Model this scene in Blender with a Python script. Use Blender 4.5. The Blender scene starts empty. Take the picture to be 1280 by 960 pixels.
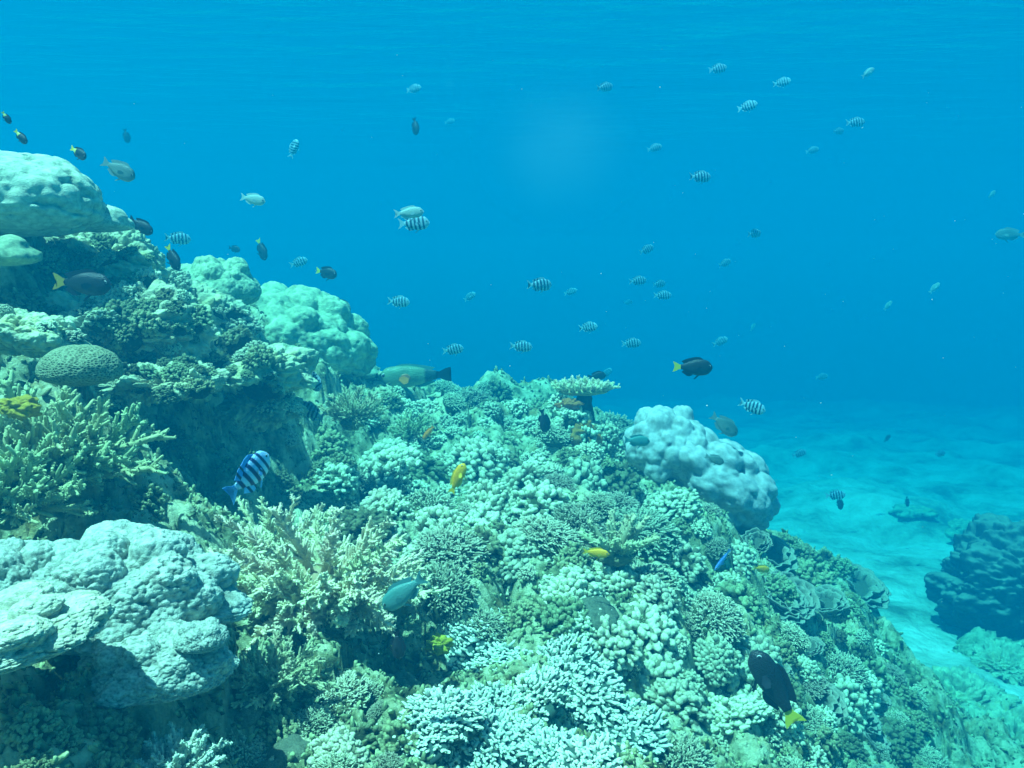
import bpy, bmesh, math, random
import numpy as np
from mathutils import Vector, Matrix
from mathutils.bvhtree import BVHTree

R = math.radians
scene = bpy.context.scene
COL = scene.collection
rng = np.random.default_rng(7)
random.seed(7)

# ------------------------------------------------------------------ camera, world, sun, exposure
PITCH = R(5.7)
FPX = 1005.0                                  # focal length in pixels of the 1280 wide photograph
cam_d = bpy.data.cameras.new("camera")
cam_d.sensor_width = 36.0
cam_d.lens = 36.0 * FPX / 1280.0
cam_d.clip_start = 0.02
cam_d.clip_end = 400
cam = bpy.data.objects.new("camera", cam_d)
COL.objects.link(cam)
cam.location = (0, 0, 0)
cam.rotation_euler = (R(90) - PITCH, 0, 0)
scene.camera = cam

SUN_EL, SUN_AZ = R(69), R(-125)                 # azimuth from +Y towards +X
world = bpy.data.worlds.new("World")
scene.world = world
world.use_nodes = True
wn = world.node_tree.nodes
bg = wn["Background"]
sky = wn.new("ShaderNodeTexSky")
sky.sky_type = 'NISHITA'
sky.sun_disc = False
sky.sun_elevation = SUN_EL
sky.sun_rotation = SUN_AZ
world.node_tree.links.new(sky.outputs[0], bg.inputs[0])
bg.inputs[1].default_value = 0.06

sun_d = bpy.data.lights.new("sun", 'SUN')
sun_d.energy = 5.0
sun_d.angle = R(0.6)
sun_d.color = (1.0, 0.96, 0.90)
sun = bpy.data.objects.new("sun", sun_d)
COL.objects.link(sun)
sdir = Vector((math.sin(SUN_AZ) * math.cos(SUN_EL), math.cos(SUN_AZ) * math.cos(SUN_EL), math.sin(SUN_EL)))
sun.rotation_euler = (-sdir).to_track_quat('-Z', 'Y').to_euler()
sun.location = (0, 0, 8)

scene.view_settings.view_transform = 'Standard'
scene.view_settings.look = 'None'
scene.view_settings.gamma = 1
scene.view_settings.use_curve_mapping = False
scene.view_settings.exposure = 1.86
cy = scene.cycles
cy.max_bounces = 8
cy.diffuse_bounces = 2
cy.glossy_bounces = 2
cy.transmission_bounces = 2
cy.volume_bounces = 3
cy.transparent_max_bounces = 8
cy.caustics_reflective = False
cy.caustics_refractive = False
cy.use_denoising = True
cy.denoiser = 'OPENIMAGEDENOISE'
cy.sample_clamp_indirect = 4.0
scene.render.film_transparent = False

# ------------------------------------------------------------------ helpers
def P(px, py, d):
    """world point seen at photo pixel (px, py) at depth d metres along the view axis"""
    xc = (px - 640) / FPX * d
    yc = -(py - 480) / FPX * d
    c, s = math.cos(PITCH), math.sin(PITCH)
    return np.array((xc, d * c + yc * s, -d * s + yc * c))

def proj(p):
    c, s = math.cos(PITCH), math.sin(PITCH)
    d = p[1] * c - p[2] * s
    yc = p[1] * s + p[2] * c
    return 640 + p[0] / d * FPX, 480 - yc / d * FPX, d

def h01(i, j, k, seed):
    i = i.astype(np.int64); j = j.astype(np.int64); k = k.astype(np.int64)
    n = (i * 374761393 + j * 668265263 + k * 1274126177 + seed * 974634777) & 0xFFFFFFFF
    n = ((n ^ (n >> 13)) * 1274126177) & 0xFFFFFFFF
    n = ((n ^ (n >> 16)) * 2246822519) & 0xFFFFFFFF
    n = n ^ (n >> 15)
    return (n & 0xFFFFFF) / float(0x1000000)

def vnoise(p, seed=0):
    f = np.floor(p); t = p - f
    t = t * t * (3 - 2 * t)
    i, j, k = f[:, 0], f[:, 1], f[:, 2]
    x, y, z = t[:, 0], t[:, 1], t[:, 2]
    def g(a, b, c): return h01(i + a, j + b, k + c, seed)
    a = g(0,0,0) * (1-x) + g(1,0,0) * x
    b = g(0,1,0) * (1-x) + g(1,1,0) * x
    c = g(0,0,1) * (1-x) + g(1,0,1) * x
    d = g(0,1,1) * (1-x) + g(1,1,1) * x
    return ((a * (1-y) + b * y) * (1-z) + (c * (1-y) + d * y) * z) * 2 - 1

def fbm(p, octv=4, seed=0, gain=0.5):
    s = 0; a = 1.0
    for o in range(octv):
        s = s + a * vnoise(p * (2 ** o) + 17.3 * o, seed + o)
        a *= gain
    return s

def worley(p, seed=0, jit=0.9):
    """distance to the nearest feature point, and difference to the second"""
    f = np.floor(p)
    d1 = np.full(len(p), 9.0); d2 = np.full(len(p), 9.0); idv = np.zeros(len(p))
    for a in (-1, 0, 1):
        for b in (-1, 0, 1):
            for c in (-1, 0, 1):
                ci = f + (a, b, c)
                q = np.stack([h01(ci[:,0], ci[:,1], ci[:,2], seed + s) for s in (11, 23, 37)], 1)
                d = np.sqrt(((ci + 0.5 + (q - 0.5) * jit - p) ** 2).sum(1))
                m = d < d1
                d2 = np.where(m, d1, np.minimum(d2, d))
                idv = np.where(m, q[:, 0], idv)
                d1 = np.where(m, d, d1)
    return d1, d2, idv

def mesh_of(name, V, quads=None, tris=None, attrs=None, smooth=True):
    me = bpy.data.meshes.new(name)
    V = np.asarray(V, dtype=np.float32)
    nq = 0 if quads is None else len(quads)
    nt = 0 if tris is None else len(tris)
    loops = []
    if nq: loops.append(np.asarray(quads).reshape(-1))
    if nt: loops.append(np.asarray(tris).reshape(-1))
    loops = np.concatenate(loops).astype(np.int32)
    me.vertices.add(len(V)); me.vertices.foreach_set("co", V.reshape(-1))
    me.loops.add(len(loops)); me.loops.foreach_set("vertex_index", loops)
    me.polygons.add(nq + nt)
    st = np.concatenate([np.arange(nq) * 4, nq * 4 + np.arange(nt) * 3]).astype(np.int32)
    me.polygons.foreach_set("loop_start", st)
    me.polygons.foreach_set("use_smooth", np.full(nq + nt, smooth))
    for k, v in (attrs or {}).items():
        a = me.attributes.new(k, 'FLOAT', 'POINT')
        a.data.foreach_set("value", np.asarray(v, dtype=np.float32))
    me.update(calc_edges=True)
    me.validate()
    return me

def link(name, me, mat=None, parent=None, loc=None):
    o = bpy.data.objects.new(name, me)
    COL.objects.link(o)
    if mat is not None and me is not None and not len(me.materials):
        me.materials.append(mat)
    if parent is not None: o.parent = parent
    if loc is not None: o.location = loc
    return o

def tag(o, label=None, cat=None, group=None, kind=None):
    if label: o["label"] = label
    if cat: o["category"] = cat
    if group: o["group"] = group
    if kind: o["kind"] = kind
    return o

def empty(name, loc=(0, 0, 0)):
    o = bpy.data.objects.new(name, None)
    COL.objects.link(o); o.location = loc
    o.empty_display_size = 0.05
    return o

class Geo:
    """collects vertices and faces of one mesh"""
    def __init__(s): s.V = []; s.Q = []; s.T = []; s.A = []; s.n = 0
    def add(s, V, Q=None, T=None, A=None):
        V = np.asarray(V, float).reshape(-1, 3)
        s.V.append(V)
        if Q is not None and len(Q): s.Q.append(np.asarray(Q) + s.n)
        if T is not None and len(T): s.T.append(np.asarray(T) + s.n)
        s.A.append(np.zeros(len(V)) if A is None else np.asarray(A, float).reshape(-1))
        s.n += len(V)
    def mesh(s, name, rough=0.0, rscale=40, seed=0):
        V = np.concatenate(s.V)
        if rough:
            V = V + rough * np.stack([vnoise(V * rscale, seed + 3), vnoise(V * rscale, seed + 4), vnoise(V * rscale, seed + 5)], 1)
        Q = np.concatenate(s.Q) if s.Q else None
        T = np.concatenate(s.T) if s.T else None
        return mesh_of(name, V, Q, T, {"tip": np.concatenate(s.A)})

def unit(v):
    v = np.asarray(v, float)
    return v / np.maximum(np.linalg.norm(v, axis=-1, keepdims=True), 1e-9)

def tubes(g, P0, D, L, R0, R1, bend=None, sides=6, rings=4, tip0=0.0, tip1=1.0, cap=True, bulge=0.0):
    """many tapered round-ended branches at once"""
    P0 = np.asarray(P0, float).reshape(-1, 3); M = len(P0)
    D = unit(np.asarray(D, float).reshape(-1, 3))
    L = np.broadcast_to(np.asarray(L, float), (M,)); R0 = np.broadcast_to(np.asarray(R0, float), (M,)); R1 = np.broadcast_to(np.asarray(R1, float), (M,))
    bend = np.zeros((M, 3)) if bend is None else np.asarray(bend, float).reshape(-1, 3)
    t = list(np.linspace(0, 1, rings))
    prof = [None] * rings
    rr = [R0[:, None] * (1 - x) + R1[:, None] * x for x in t]
    if bulge:
        rr = [r * (1 + bulge * math.sin(math.pi * min(x * 1.15, 1))) for r, x in zip(rr, t)]
    tt = [np.full((M, 1), x) * L[:, None] for x in t]
    tt += [L[:, None] + R1[:, None] * 0.6, L[:, None] + R1[:, None] * 0.9]
    rr += [R1[:, None] * 0.78, R1[:, None] * 0.4]
    tv = [x for x in t] + [1, 1]
    K = len(tt)
    up = np.where(np.abs(D[:, 2:3]) > 0.9, np.array([[1.0, 0, 0]]), np.array([[0, 0, 1.0]]))
    U = unit(np.cross(D, up)); W = np.cross(D, U)
    ang = np.arange(sides) / sides * 2 * math.pi
    V = np.zeros((M, K * sides + 1, 3)); A = np.zeros((M, K * sides + 1))
    for j in range(K):
        s = tt[j] / np.maximum(L[:, None], 1e-6)
        c = P0 + D * tt[j] + bend * (s * s)
        for i, a in enumerate(ang):
            V[:, j * sides + i] = c + (U * math.cos(a) + W * math.sin(a)) * rr[j]
            A[:, j * sides + i] = tip0 + (tip1 - tip0) * tv[j]
    V[:, -1] = P0 + D * (L[:, None] + R1[:, None]) + bend * ((L[:, None] + R1[:, None]) / np.maximum(L[:, None], 1e-6)) ** 2
    A[:, -1] = tip1
    q = []
    for j in range(K - 1):
        for i in range(sides):
            n = (i + 1) % sides
            q.append((j*sides+i, j*sides+n, (j+1)*sides+n, (j+1)*sides+i))
    q = np.array(q); tr = np.array([((K-1)*sides+i, (K-1)*sides+(i+1) % sides, K*sides) for i in range(sides)])
    off = (np.arange(M) * (K * sides + 1))[:, None, None]
    g.add(V, (q[None] + off).reshape(-1, 4), (tr[None] + off).reshape(-1, 3), A)

_ico = {}
def ico(n):
    if n not in _ico:
        bm = bmesh.new()
        bmesh.ops.create_icosphere(bm, subdivisions=n, radius=1)
        V = np.array([v.co[:] for v in bm.verts]); T = np.array([[v.index for v in f.verts] for f in bm.faces])
        bm.free(); _ico[n] = (V, T)
    return _ico[n]

def hemi_dirs(n, zmin, r):
    """evenly spread directions above z = zmin"""
    k = np.arange(n) + 0.5
    z = 1 - k / n * (1 - zmin)
    a = k * 2.399963
    s = np.sqrt(1 - z * z)
    d = np.stack([s * np.cos(a), s * np.sin(a), z], 1)
    return unit(d + r.normal(0, 0.5 / math.sqrt(n), (n, 3)))

# ------------------------------------------------------------------ materials
def coral_mat(name, base, tip, dark=None, pw=1.0, nscale=14, vary=0.35, bump=0.6, bscale=160, patch=None, patch_amt=0.3, pits=False, rough=0.75, colony=0.0):
    m = bpy.data.materials.new(name); m.use_nodes = True
    nt = m.node_tree; N = nt.nodes; Lk = nt.links
    b = N["Principled BSDF"]
    b.inputs["Roughness"].default_value = rough
    b.inputs["Specular IOR Level"].default_value = 0.15
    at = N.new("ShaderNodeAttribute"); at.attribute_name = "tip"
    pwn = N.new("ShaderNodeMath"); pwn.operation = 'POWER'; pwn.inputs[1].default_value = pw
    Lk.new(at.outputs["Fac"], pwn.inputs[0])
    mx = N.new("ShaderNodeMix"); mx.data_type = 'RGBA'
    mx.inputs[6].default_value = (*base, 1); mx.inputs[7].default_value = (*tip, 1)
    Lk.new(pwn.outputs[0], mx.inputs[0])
    geo = N.new("ShaderNodeTexCoord")
    oi = N.new("ShaderNodeObjectInfo")
    n1 = N.new("ShaderNodeTexNoise"); n1.inputs["Scale"].default_value = nscale; n1.inputs["Detail"].default_value = 5; n1.inputs["Roughness"].default_value = 0.65
    Lk.new(geo.outputs["Object"], n1.inputs["Vector"])
    last = mx.outputs[2]
    if patch is not None:
        r = N.new("ShaderNodeValToRGB")
        r.color_ramp.elements[0].position = 0.52; r.color_ramp.elements[1].position = 0.68
        n3 = N.new("ShaderNodeTexNoise"); n3.inputs["Scale"].default_value = nscale * 0.45; n3.inputs["Detail"].default_value = 6; n3.inputs["Roughness"].default_value = 0.7
        Lk.new(geo.outputs["Object"], n3.inputs["Vector"]); Lk.new(n3.outputs["Fac"], r.inputs[0])
        ml = N.new("ShaderNodeMath"); ml.operation = 'MULTIPLY'; ml.inputs[1].default_value = patch_amt
        Lk.new(r.outputs[0], ml.inputs[0])
        m2 = N.new("ShaderNodeMix"); m2.data_type = 'RGBA'; m2.inputs[7].default_value = (*patch, 1)
        Lk.new(ml.outputs[0], m2.inputs[0]); Lk.new(last, m2.inputs[6]); last = m2.outputs[2]
    # value variation
    mr = N.new("ShaderNodeMapRange"); mr.inputs[1].default_value = 0.3; mr.inputs[2].default_value = 0.7
    mr.inputs[3].default_value = 1 - vary; mr.inputs[4].default_value = 1 + vary * 0.4
    Lk.new(n1.outputs["Fac"], mr.inputs[0])
    hsv = N.new("ShaderNodeHueSaturation")
    Lk.new(last, hsv.inputs["Color"]); Lk.new(mr.outputs[0], hsv.inputs["Value"])
    rh = N.new("ShaderNodeMapRange"); rh.inputs[3].default_value = 0.47; rh.inputs[4].default_value = 0.54
    Lk.new(oi.outputs["Random"], rh.inputs[0]); Lk.new(rh.outputs[0], hsv.inputs["Hue"])
    rf = N.new("ShaderNodeMath"); rf.operation = 'MULTIPLY'; rf.inputs[1].default_value = 7.31; Lk.new(oi.outputs["Random"], rf.inputs[0])
    fr_ = N.new("ShaderNodeMath"); fr_.operation = 'FRACT'; Lk.new(rf.outputs[0], fr_.inputs[0])
    rv = N.new("ShaderNodeMapRange"); rv.inputs[3].default_value = 1 - colony; rv.inputs[4].default_value = 1.08; Lk.new(fr_.outputs[0], rv.inputs[0])
    h2_ = N.new("ShaderNodeHueSaturation"); Lk.new(hsv.outputs[0], h2_.inputs["Color"]); Lk.new(rv.outputs[0], h2_.inputs["Value"])
    Lk.new(h2_.outputs[0], b.inputs["Base Color"])
    n2 = N.new("ShaderNodeTexNoise" if not pits else "ShaderNodeTexVoronoi"); n2.inputs["Scale"].default_value = bscale
    if not pits: n2.inputs["Detail"].default_value = 3
    Lk.new(geo.outputs["Object"], n2.inputs["Vector"])
    bp = N.new("ShaderNodeBump"); bp.inputs["Strength"].default_value = bump; bp.inputs["Distance"].default_value = 0.006
    bp.invert = pits
    Lk.new(n2.outputs[0], bp.inputs["Height"]); Lk.new(bp.outputs[0], b.inputs["Normal"])
    return m

M = {}
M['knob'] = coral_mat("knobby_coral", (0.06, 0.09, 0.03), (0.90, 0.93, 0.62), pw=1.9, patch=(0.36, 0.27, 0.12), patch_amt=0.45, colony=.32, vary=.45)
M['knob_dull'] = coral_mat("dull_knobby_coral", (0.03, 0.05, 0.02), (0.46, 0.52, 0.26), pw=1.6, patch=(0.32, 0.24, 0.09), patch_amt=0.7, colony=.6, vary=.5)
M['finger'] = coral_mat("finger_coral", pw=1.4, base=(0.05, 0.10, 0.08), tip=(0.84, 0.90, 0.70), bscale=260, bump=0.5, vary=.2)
M['cream'] = coral_mat("cream_branching_coral", (0.38, 0.28, 0.11), (0.98, 0.85, 0.55), pw=0.7, bscale=300, vary=.2)
M['tan'] = coral_mat("tan_branching_coral", (0.24, 0.24, 0.11), (0.72, 0.70, 0.40), pw=1.0, bscale=300, vary=.25)
M['olive'] = coral_mat("olive_branching_coral", (0.10, 0.14, 0.05), (0.60, 0.66, 0.34), pw=1.1, bscale=220, vary=.3)
M['porites'] = coral_mat("massive_coral", (0.30, 0.33, 0.22), (0.72, 0.74, 0.56), nscale=10, vary=.5, bscale=60, bump=0.7, patch=(.34,.36,.18), patch_amt=.5)
M['porites_green'] = coral_mat("green_massive_coral", (0.20, 0.32, 0.17), (0.50, 0.62, 0.38), nscale=9, vary=.45, bscale=50, bump=0.8, patch=(.22,.24,.12), patch_amt=.5)
M['porites_mauve'] = coral_mat("grey_massive_coral", (0.22, 0.23, 0.22), (0.56, 0.54, 0.53), nscale=8, vary=.4, bscale=50, bump=0.6, patch=(.36,.38,.30), patch_amt=.4)
M['porites_near'] = coral_mat("lumpy_massive_coral", (0.09, 0.13, 0.10), (0.52, 0.58, 0.48), nscale=13, vary=.6, bscale=70, bump=0.35, pits=True, patch=(.36,.33,.30), patch_amt=.5)
M['brain'] = coral_mat("brain_coral", (0.09, 0.10, 0.05), (0.32, 0.34, 0.20), nscale=16, vary=.2, bscale=600, bump=0.3)
M['leafy'] = coral_mat("leafy_coral", (0.10, 0.12, 0.08), (0.36, 0.38, 0.28), nscale=14, vary=.35, bscale=260, bump=0.5)
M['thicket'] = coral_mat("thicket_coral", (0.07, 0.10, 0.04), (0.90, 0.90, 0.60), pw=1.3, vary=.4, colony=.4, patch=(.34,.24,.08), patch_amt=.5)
M['mound'] = coral_mat("dull_mound_coral", (0.10, 0.14, 0.09), (0.30, 0.36, 0.24), nscale=12, vary=.5, bscale=200, colony=.4)
M['orange'] = coral_mat("orange_sponge", (0.42, 0.15, 0.03), (0.62, 0.27, 0.06), nscale=20, vary=.35, bscale=200)
M['yellow'] = coral_mat("yellow_sponge", (0.40, 0.32, 0.02), (0.66, 0.55, 0.06), nscale=20, vary=.35, bscale=200)
M['rock'] = coral_mat("reef_rock", (0.08, 0.10, 0.05), (0.66, 0.68, 0.42), nscale=12, vary=.5, bscale=110, bump=1.0, patch=(0.44, 0.32, 0.08), patch_amt=0.6)
M['dark_rock'] = coral_mat("dark_reef_rock", (0.035, 0.045, 0.035), (0.26, 0.27, 0.20), nscale=9, vary=.5, bscale=110, bump=1.0)  # dark base also carries the right boulder's shaded face, tip its lit top

def reef_material():
    m = bpy.data.materials.new("reef_ground"); m.use_nodes = True
    nt = m.node_tree; N = nt.nodes; Lk = nt.links; b = N["Principled BSDF"]
    b.inputs["Roughness"].default_value = 0.85; b.inputs["Specular IOR Level"].default_value = 0.1
    tc = N.new("ShaderNodeTexCoord")
    def noise(s, d=6, r=.65):
        n = N.new("ShaderNodeTexNoise"); n.inputs["Scale"].default_value = s; n.inputs["Detail"].default_value = d; n.inputs["Roughness"].default_value = r
        Lk.new(tc.outputs["Object"], n.inputs["Vector"]); return n
    n1 = noise(6); n2 = noise(26); n3 = noise(2.2)
    cr = N.new("ShaderNodeValToRGB"); e = cr.color_ramp.elements
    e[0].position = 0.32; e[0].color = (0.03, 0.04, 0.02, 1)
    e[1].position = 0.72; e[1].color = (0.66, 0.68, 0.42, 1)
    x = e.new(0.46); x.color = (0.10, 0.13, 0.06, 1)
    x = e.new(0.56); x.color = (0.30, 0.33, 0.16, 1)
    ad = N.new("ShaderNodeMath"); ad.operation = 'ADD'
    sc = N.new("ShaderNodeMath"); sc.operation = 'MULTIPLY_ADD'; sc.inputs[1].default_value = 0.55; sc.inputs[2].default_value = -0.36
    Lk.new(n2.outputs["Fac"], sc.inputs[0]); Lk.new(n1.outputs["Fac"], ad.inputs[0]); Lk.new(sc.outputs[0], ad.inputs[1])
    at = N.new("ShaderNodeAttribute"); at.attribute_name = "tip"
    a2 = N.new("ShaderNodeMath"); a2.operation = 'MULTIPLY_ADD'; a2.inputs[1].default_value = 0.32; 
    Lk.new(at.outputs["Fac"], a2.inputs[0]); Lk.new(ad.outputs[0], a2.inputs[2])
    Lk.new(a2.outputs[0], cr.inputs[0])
    r2 = N.new("ShaderNodeValToRGB"); r2.color_ramp.elements[0].position = 0.55; r2.color_ramp.elements[1].position = 0.66
    n4 = noise(9, 5, .7); Lk.new(n4.outputs["Fac"], r2.inputs[0])
    m1 = N.new("ShaderNodeMix"); m1.data_type = 'RGBA'; m1.inputs[7].default_value = (0.42, 0.27, 0.07, 1)
    f = N.new("ShaderNodeMath"); f.operation = 'MULTIPLY'; f.inputs[1].default_value = 0.55
    Lk.new(r2.outputs[0], f.inputs[0]); Lk.new(f.outputs[0], m1.inputs[0]); Lk.new(cr.outputs[0], m1.inputs[6])
    Lk.new(m1.outputs[2], b.inputs["Base Color"])
    bp = N.new("ShaderNodeBump"); bp.inputs["Strength"].default_value = 1.0; bp.inputs["Distance"].default_value = 0.02
    n5 = noise(70, 6, .7); Lk.new(n5.outputs["Fac"], bp.inputs["Height"]); Lk.new(bp.outputs[0], b.inputs["Normal"])
    return m

def sand_material():
    m = bpy.data.materials.new("sand"); m.use_nodes = True
    nt = m.node_tree; N = nt.nodes; Lk = nt.links; b = N["Principled BSDF"]
    b.inputs["Roughness"].default_value = 0.95; b.inputs["Specular IOR Level"].default_value = 0.05
    tc = N.new("ShaderNodeTexCoord")
    n1 = N.new("ShaderNodeTexNoise"); n1.inputs["Scale"].default_value = 1.1; n1.inputs["Detail"].default_value = 9; n1.inputs["Roughness"].default_value = 0.68
    Lk.new(tc.outputs["Object"], n1.inputs["Vector"])
    cr = N.new("ShaderNodeValToRGB"); e = cr.color_ramp.elements
    e[0].position = 0.36; e[0].color = (0.20, 0.22, 0.15, 1)
    e[1].position = 0.60; e[1].color = (0.80, 0.79, 0.66, 1)
    x = e.new(0.47); x.color = (0.52, 0.53, 0.40, 1)
    Lk.new(n1.outputs["Fac"], cr.inputs[0]); Lk.new(cr.outputs[0], b.inputs["Base Color"])
    n2 = N.new("ShaderNodeTexNoise"); n2.inputs["Scale"].default_value = 14; n2.inputs["Detail"].default_value = 6
    Lk.new(tc.outputs["Object"], n2.inputs["Vector"])
    bp = N.new("ShaderNodeBump"); bp.inputs["Strength"].default_value = 1.0; bp.inputs["Distance"].default_value = 0.06
    Lk.new(n2.outputs["Fac"], bp.inputs["Height"]); Lk.new(bp.outputs[0], b.inputs["Normal"])
    return m

# ------------------------------------------------------------------ reef terrain
CTRL = [
 (-150,960,1.05),(0,960,1.15),(200,960,1.25),(400,960,1.35),(640,960,1.5),(800,960,1.7),(900,960,1.95),(1000,960,2.3),(1100,960,3.0),(1280,960,4.4),
 (0,800,1.4),(200,800,1.65),(400,820,1.85),(640,800,2.1),(800,800,2.15),(920,800,2.5),(1000,800,3.2),(1100,800,4.7),(1280,815,6.0),
 (0,650,1.95),(200,670,2.5),(400,670,2.7),(640,650,3.0),(800,650,3.1),(900,670,3.5),(1000,720,4.3),(1060,735,5.2),
 (0,560,2.1),(100,560,2.3),(260,575,3.2),(330,600,3.3),(400,560,3.7),(560,560,4.2),(700,555,4.3),(800,585,4.4),(880,645,4.7),(960,690,4.6),
 (560,497,6.4),(450,490,6.0),(640,503,6.4),(700,520,5.2),(770,548,6.0),
 (0,450,2.0),(90,475,2.15),(0,330,2.55),(0,255,3.0),(110,300,3.15),(170,330,3.4),(200,370,3.5),(200,455,3.0),(300,455,3.55),(310,410,4.2),
 (350,500,3.6),(400,470,5.5),(450,485,6.2),(240,390,4.2),(500,488,7.0)]
pts = [P(*c) for c in CTRL]
pts += [np.array(q, float) for q in [
 (-3.2,2,.35),(-2.2,1.2,.1),(-2.0,0.4,-.2),(-3.4,4.2,.2),(-4,8,-.5),(-2.4,6,.02),(-1.8,8,-.75),(-.6,9,-1.9),(.6,8,-2.0),(-6,12,-2.2),(-2,12,-2.3),
 (1.5,7,-2.5),(2.1,5.6,-2.6),(3,6,-3.0),(4,10,-3.6),(3.6,4.6,-2.9),(2.7,3.2,-2.45),(2.6,1.6,-2.3),(4,2,-2.9),(1.5,.6,-1.3),(.7,.8,-.95),(0,.5,-.9),(-.7,.5,-.65),
 (0,-1.5,-1.0),(-3,-1.5,-.2),(3,-2,-2.4),(6,5,-3.3),(5,0,-3.2),(0,14,-3.6),(6,14,-4.0),(-8,6,-1.6),(-7,1,-.4),(2.6,5.0,-2.75)]]
pts = np.array(pts)
def tps_fit(XY, Z, lam=0.004):
    n = len(XY)
    r = np.linalg.norm(XY[:, None] - XY[None], axis=2)
    K = np.where(r > 0, r * r * np.log(np.maximum(r, 1e-9)), 0) + lam * np.eye(n)
    Pm = np.hstack([np.ones((n, 1)), XY])
    A = np.block([[K, Pm], [Pm.T, np.zeros((3, 3))]])
    return np.linalg.solve(A, np.concatenate([Z, np.zeros(3)]))
W = tps_fit(pts[:, :2], pts[:, 2])
def base_z(XY):
    out = np.zeros(len(XY))
    for i in range(0, len(XY), 50000):
        q = XY[i:i+50000]
        r = np.linalg.norm(q[:, None] - pts[None, :, :2], axis=2)
        out[i:i+50000] = np.where(r > 0, r * r * np.log(np.maximum(r, 1e-9)), 0) @ W[:len(pts)] + W[-3] + q @ W[-2:]
    return out

na, nr = 860, 820
ang = np.linspace(R(-64), R(64), na)
rad = 0.45 * (16 / 0.45) ** (np.linspace(0, 1, nr))
RR, AA = np.meshgrid(rad, ang, indexing='ij')
X = (RR * np.sin(AA)).reshape(-1); Y = (RR * np.cos(AA)).reshape(-1)
Z = base_z(np.stack([X, Y], 1))
p = np.stack([X, Y, Z], 1)
big = fbm(p * 2.1, 4, 5)
d1, d2, idv = worley(p * 7 + 0.4 * np.stack([vnoise(p * 9, 1), vnoise(p * 9, 2), vnoise(p * 9, 3)], 1), 50)
e1, e2, ide = worley(p * 24, 60)
lump = np.sqrt(np.clip(1 - d1 * d1 / 0.7, 0, 1))
knob = np.sqrt(np.clip(1 - e1 * e1 / 0.6, 0, 1))
k1, k2, kid = worley(p * 52, 66)
knob2 = np.sqrt(np.clip(1 - k1 * k1 / 0.6, 0, 1))
fine = fbm(p * 30, 3, 9)
dist = np.sqrt(X * X + Y * Y)
c1, c2, cid = worley(p * (3.1, 3.1, 2.0) + 0.35 * np.stack([vnoise(p * 4, 41), vnoise(p * 4, 42), vnoise(p * 4, 43)], 1), 150)
head = np.sqrt(np.clip(1 - c1 * c1 / 0.55, 0, 1))
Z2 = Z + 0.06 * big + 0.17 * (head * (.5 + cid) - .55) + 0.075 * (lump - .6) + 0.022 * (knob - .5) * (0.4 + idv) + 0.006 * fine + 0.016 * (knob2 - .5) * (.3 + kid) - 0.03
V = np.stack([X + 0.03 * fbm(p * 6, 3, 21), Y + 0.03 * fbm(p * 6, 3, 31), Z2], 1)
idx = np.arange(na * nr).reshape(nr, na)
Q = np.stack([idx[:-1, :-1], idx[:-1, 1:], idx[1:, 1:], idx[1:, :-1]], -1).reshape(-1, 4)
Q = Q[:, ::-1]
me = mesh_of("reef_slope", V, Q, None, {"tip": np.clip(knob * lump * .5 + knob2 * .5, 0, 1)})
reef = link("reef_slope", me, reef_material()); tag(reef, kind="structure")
BV = BVHTree.FromPolygons([tuple(v) for v in V], [tuple(q) for q in Q.tolist()])

# seabed sheet
na2, nr2 = 420, 360
ang2 = np.linspace(R(-100), R(100), na2); rad2 = 0.8 * (36 / 0.8) ** (np.linspace(0, 1, nr2))
RR, AA = np.meshgrid(rad2, ang2, indexing='ij')
X = (RR * np.sin(AA)).reshape(-1); Y = (RR * np.cos(AA)).reshape(-1)
p = np.stack([X, Y, 0 * X], 1)
mound = np.clip(fbm(p * 0.55 + 3, 4, 71) - 0.15, 0, 1)
Z = -2.72 - 0.05 * np.clip(Y - 5, 0, 30) + 0.10 * fbm(p * 0.7, 4, 70) + 0.035 * fbm(p * 4, 4, 72) + 0.35 * mound
V = np.stack([X, Y, Z], 1)
idx = np.arange(na2 * nr2).reshape(nr2, na2)
Q = np.stack([idx[:-1, :-1], idx[:-1, 1:], idx[1:, 1:], idx[1:, :-1]], -1).reshape(-1, 4)[:, ::-1]
seabed = link("seabed", mesh_of("seabed", V, Q), sand_material()); tag(seabed, kind="structure")
BVS = BVHTree.FromPolygons([tuple(v) for v in V], [tuple(q) for q in Q.tolist()])

# water surface seen from below
SURF = 3.0
na3 = 420
gx = np.linspace(-30, 30, na3); gy = np.concatenate([np.linspace(-6, 3, 60), np.linspace(3.05, 36, 560)])
GX, GY = np.meshgrid(gx, gy, indexing='ij')
X = GX.reshape(-1); Y = GY.reshape(-1)
p = np.stack([X * 0.5, Y * 1.3, 0 * X], 1)
Z = SURF + 0.06 * fbm(p * 0.25, 3, 81) + 0.012 * fbm(p * 0.9, 3, 83)
idx = np.arange(len(gx) * len(gy)).reshape(len(gx), len(gy))
Q = np.stack([idx[:-1, :-1], idx[1:, :-1], idx[1:, 1:], idx[:-1, 1:]], -1).reshape(-1, 4)
wm = bpy.data.materials.new("water_surface"); wm.use_nodes = True
nt = wm.node_tree; nt.nodes.clear(); N = nt.nodes; Lk = nt.links
out = N.new("ShaderNodeOutputMaterial"); mixs = N.new("ShaderNodeMixShader")
tr = N.new("ShaderNodeBsdfTransparent"); gl = N.new("ShaderNodeBsdfGlossy"); gl.inputs["Roughness"].default_value = 0.05
fr = N.new("ShaderNodeFresnel"); fr.inputs["IOR"].default_value = 1.33
bp = N.new("ShaderNodeBump"); bp.inputs["Strength"].default_value = 1.0; bp.inputs["Distance"].default_value = 0.06
tc = N.new("ShaderNodeTexCoord"); mp = N.new("ShaderNodeMapping"); mp.inputs["Scale"].default_value = (0.55, 1.5, 1)
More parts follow.
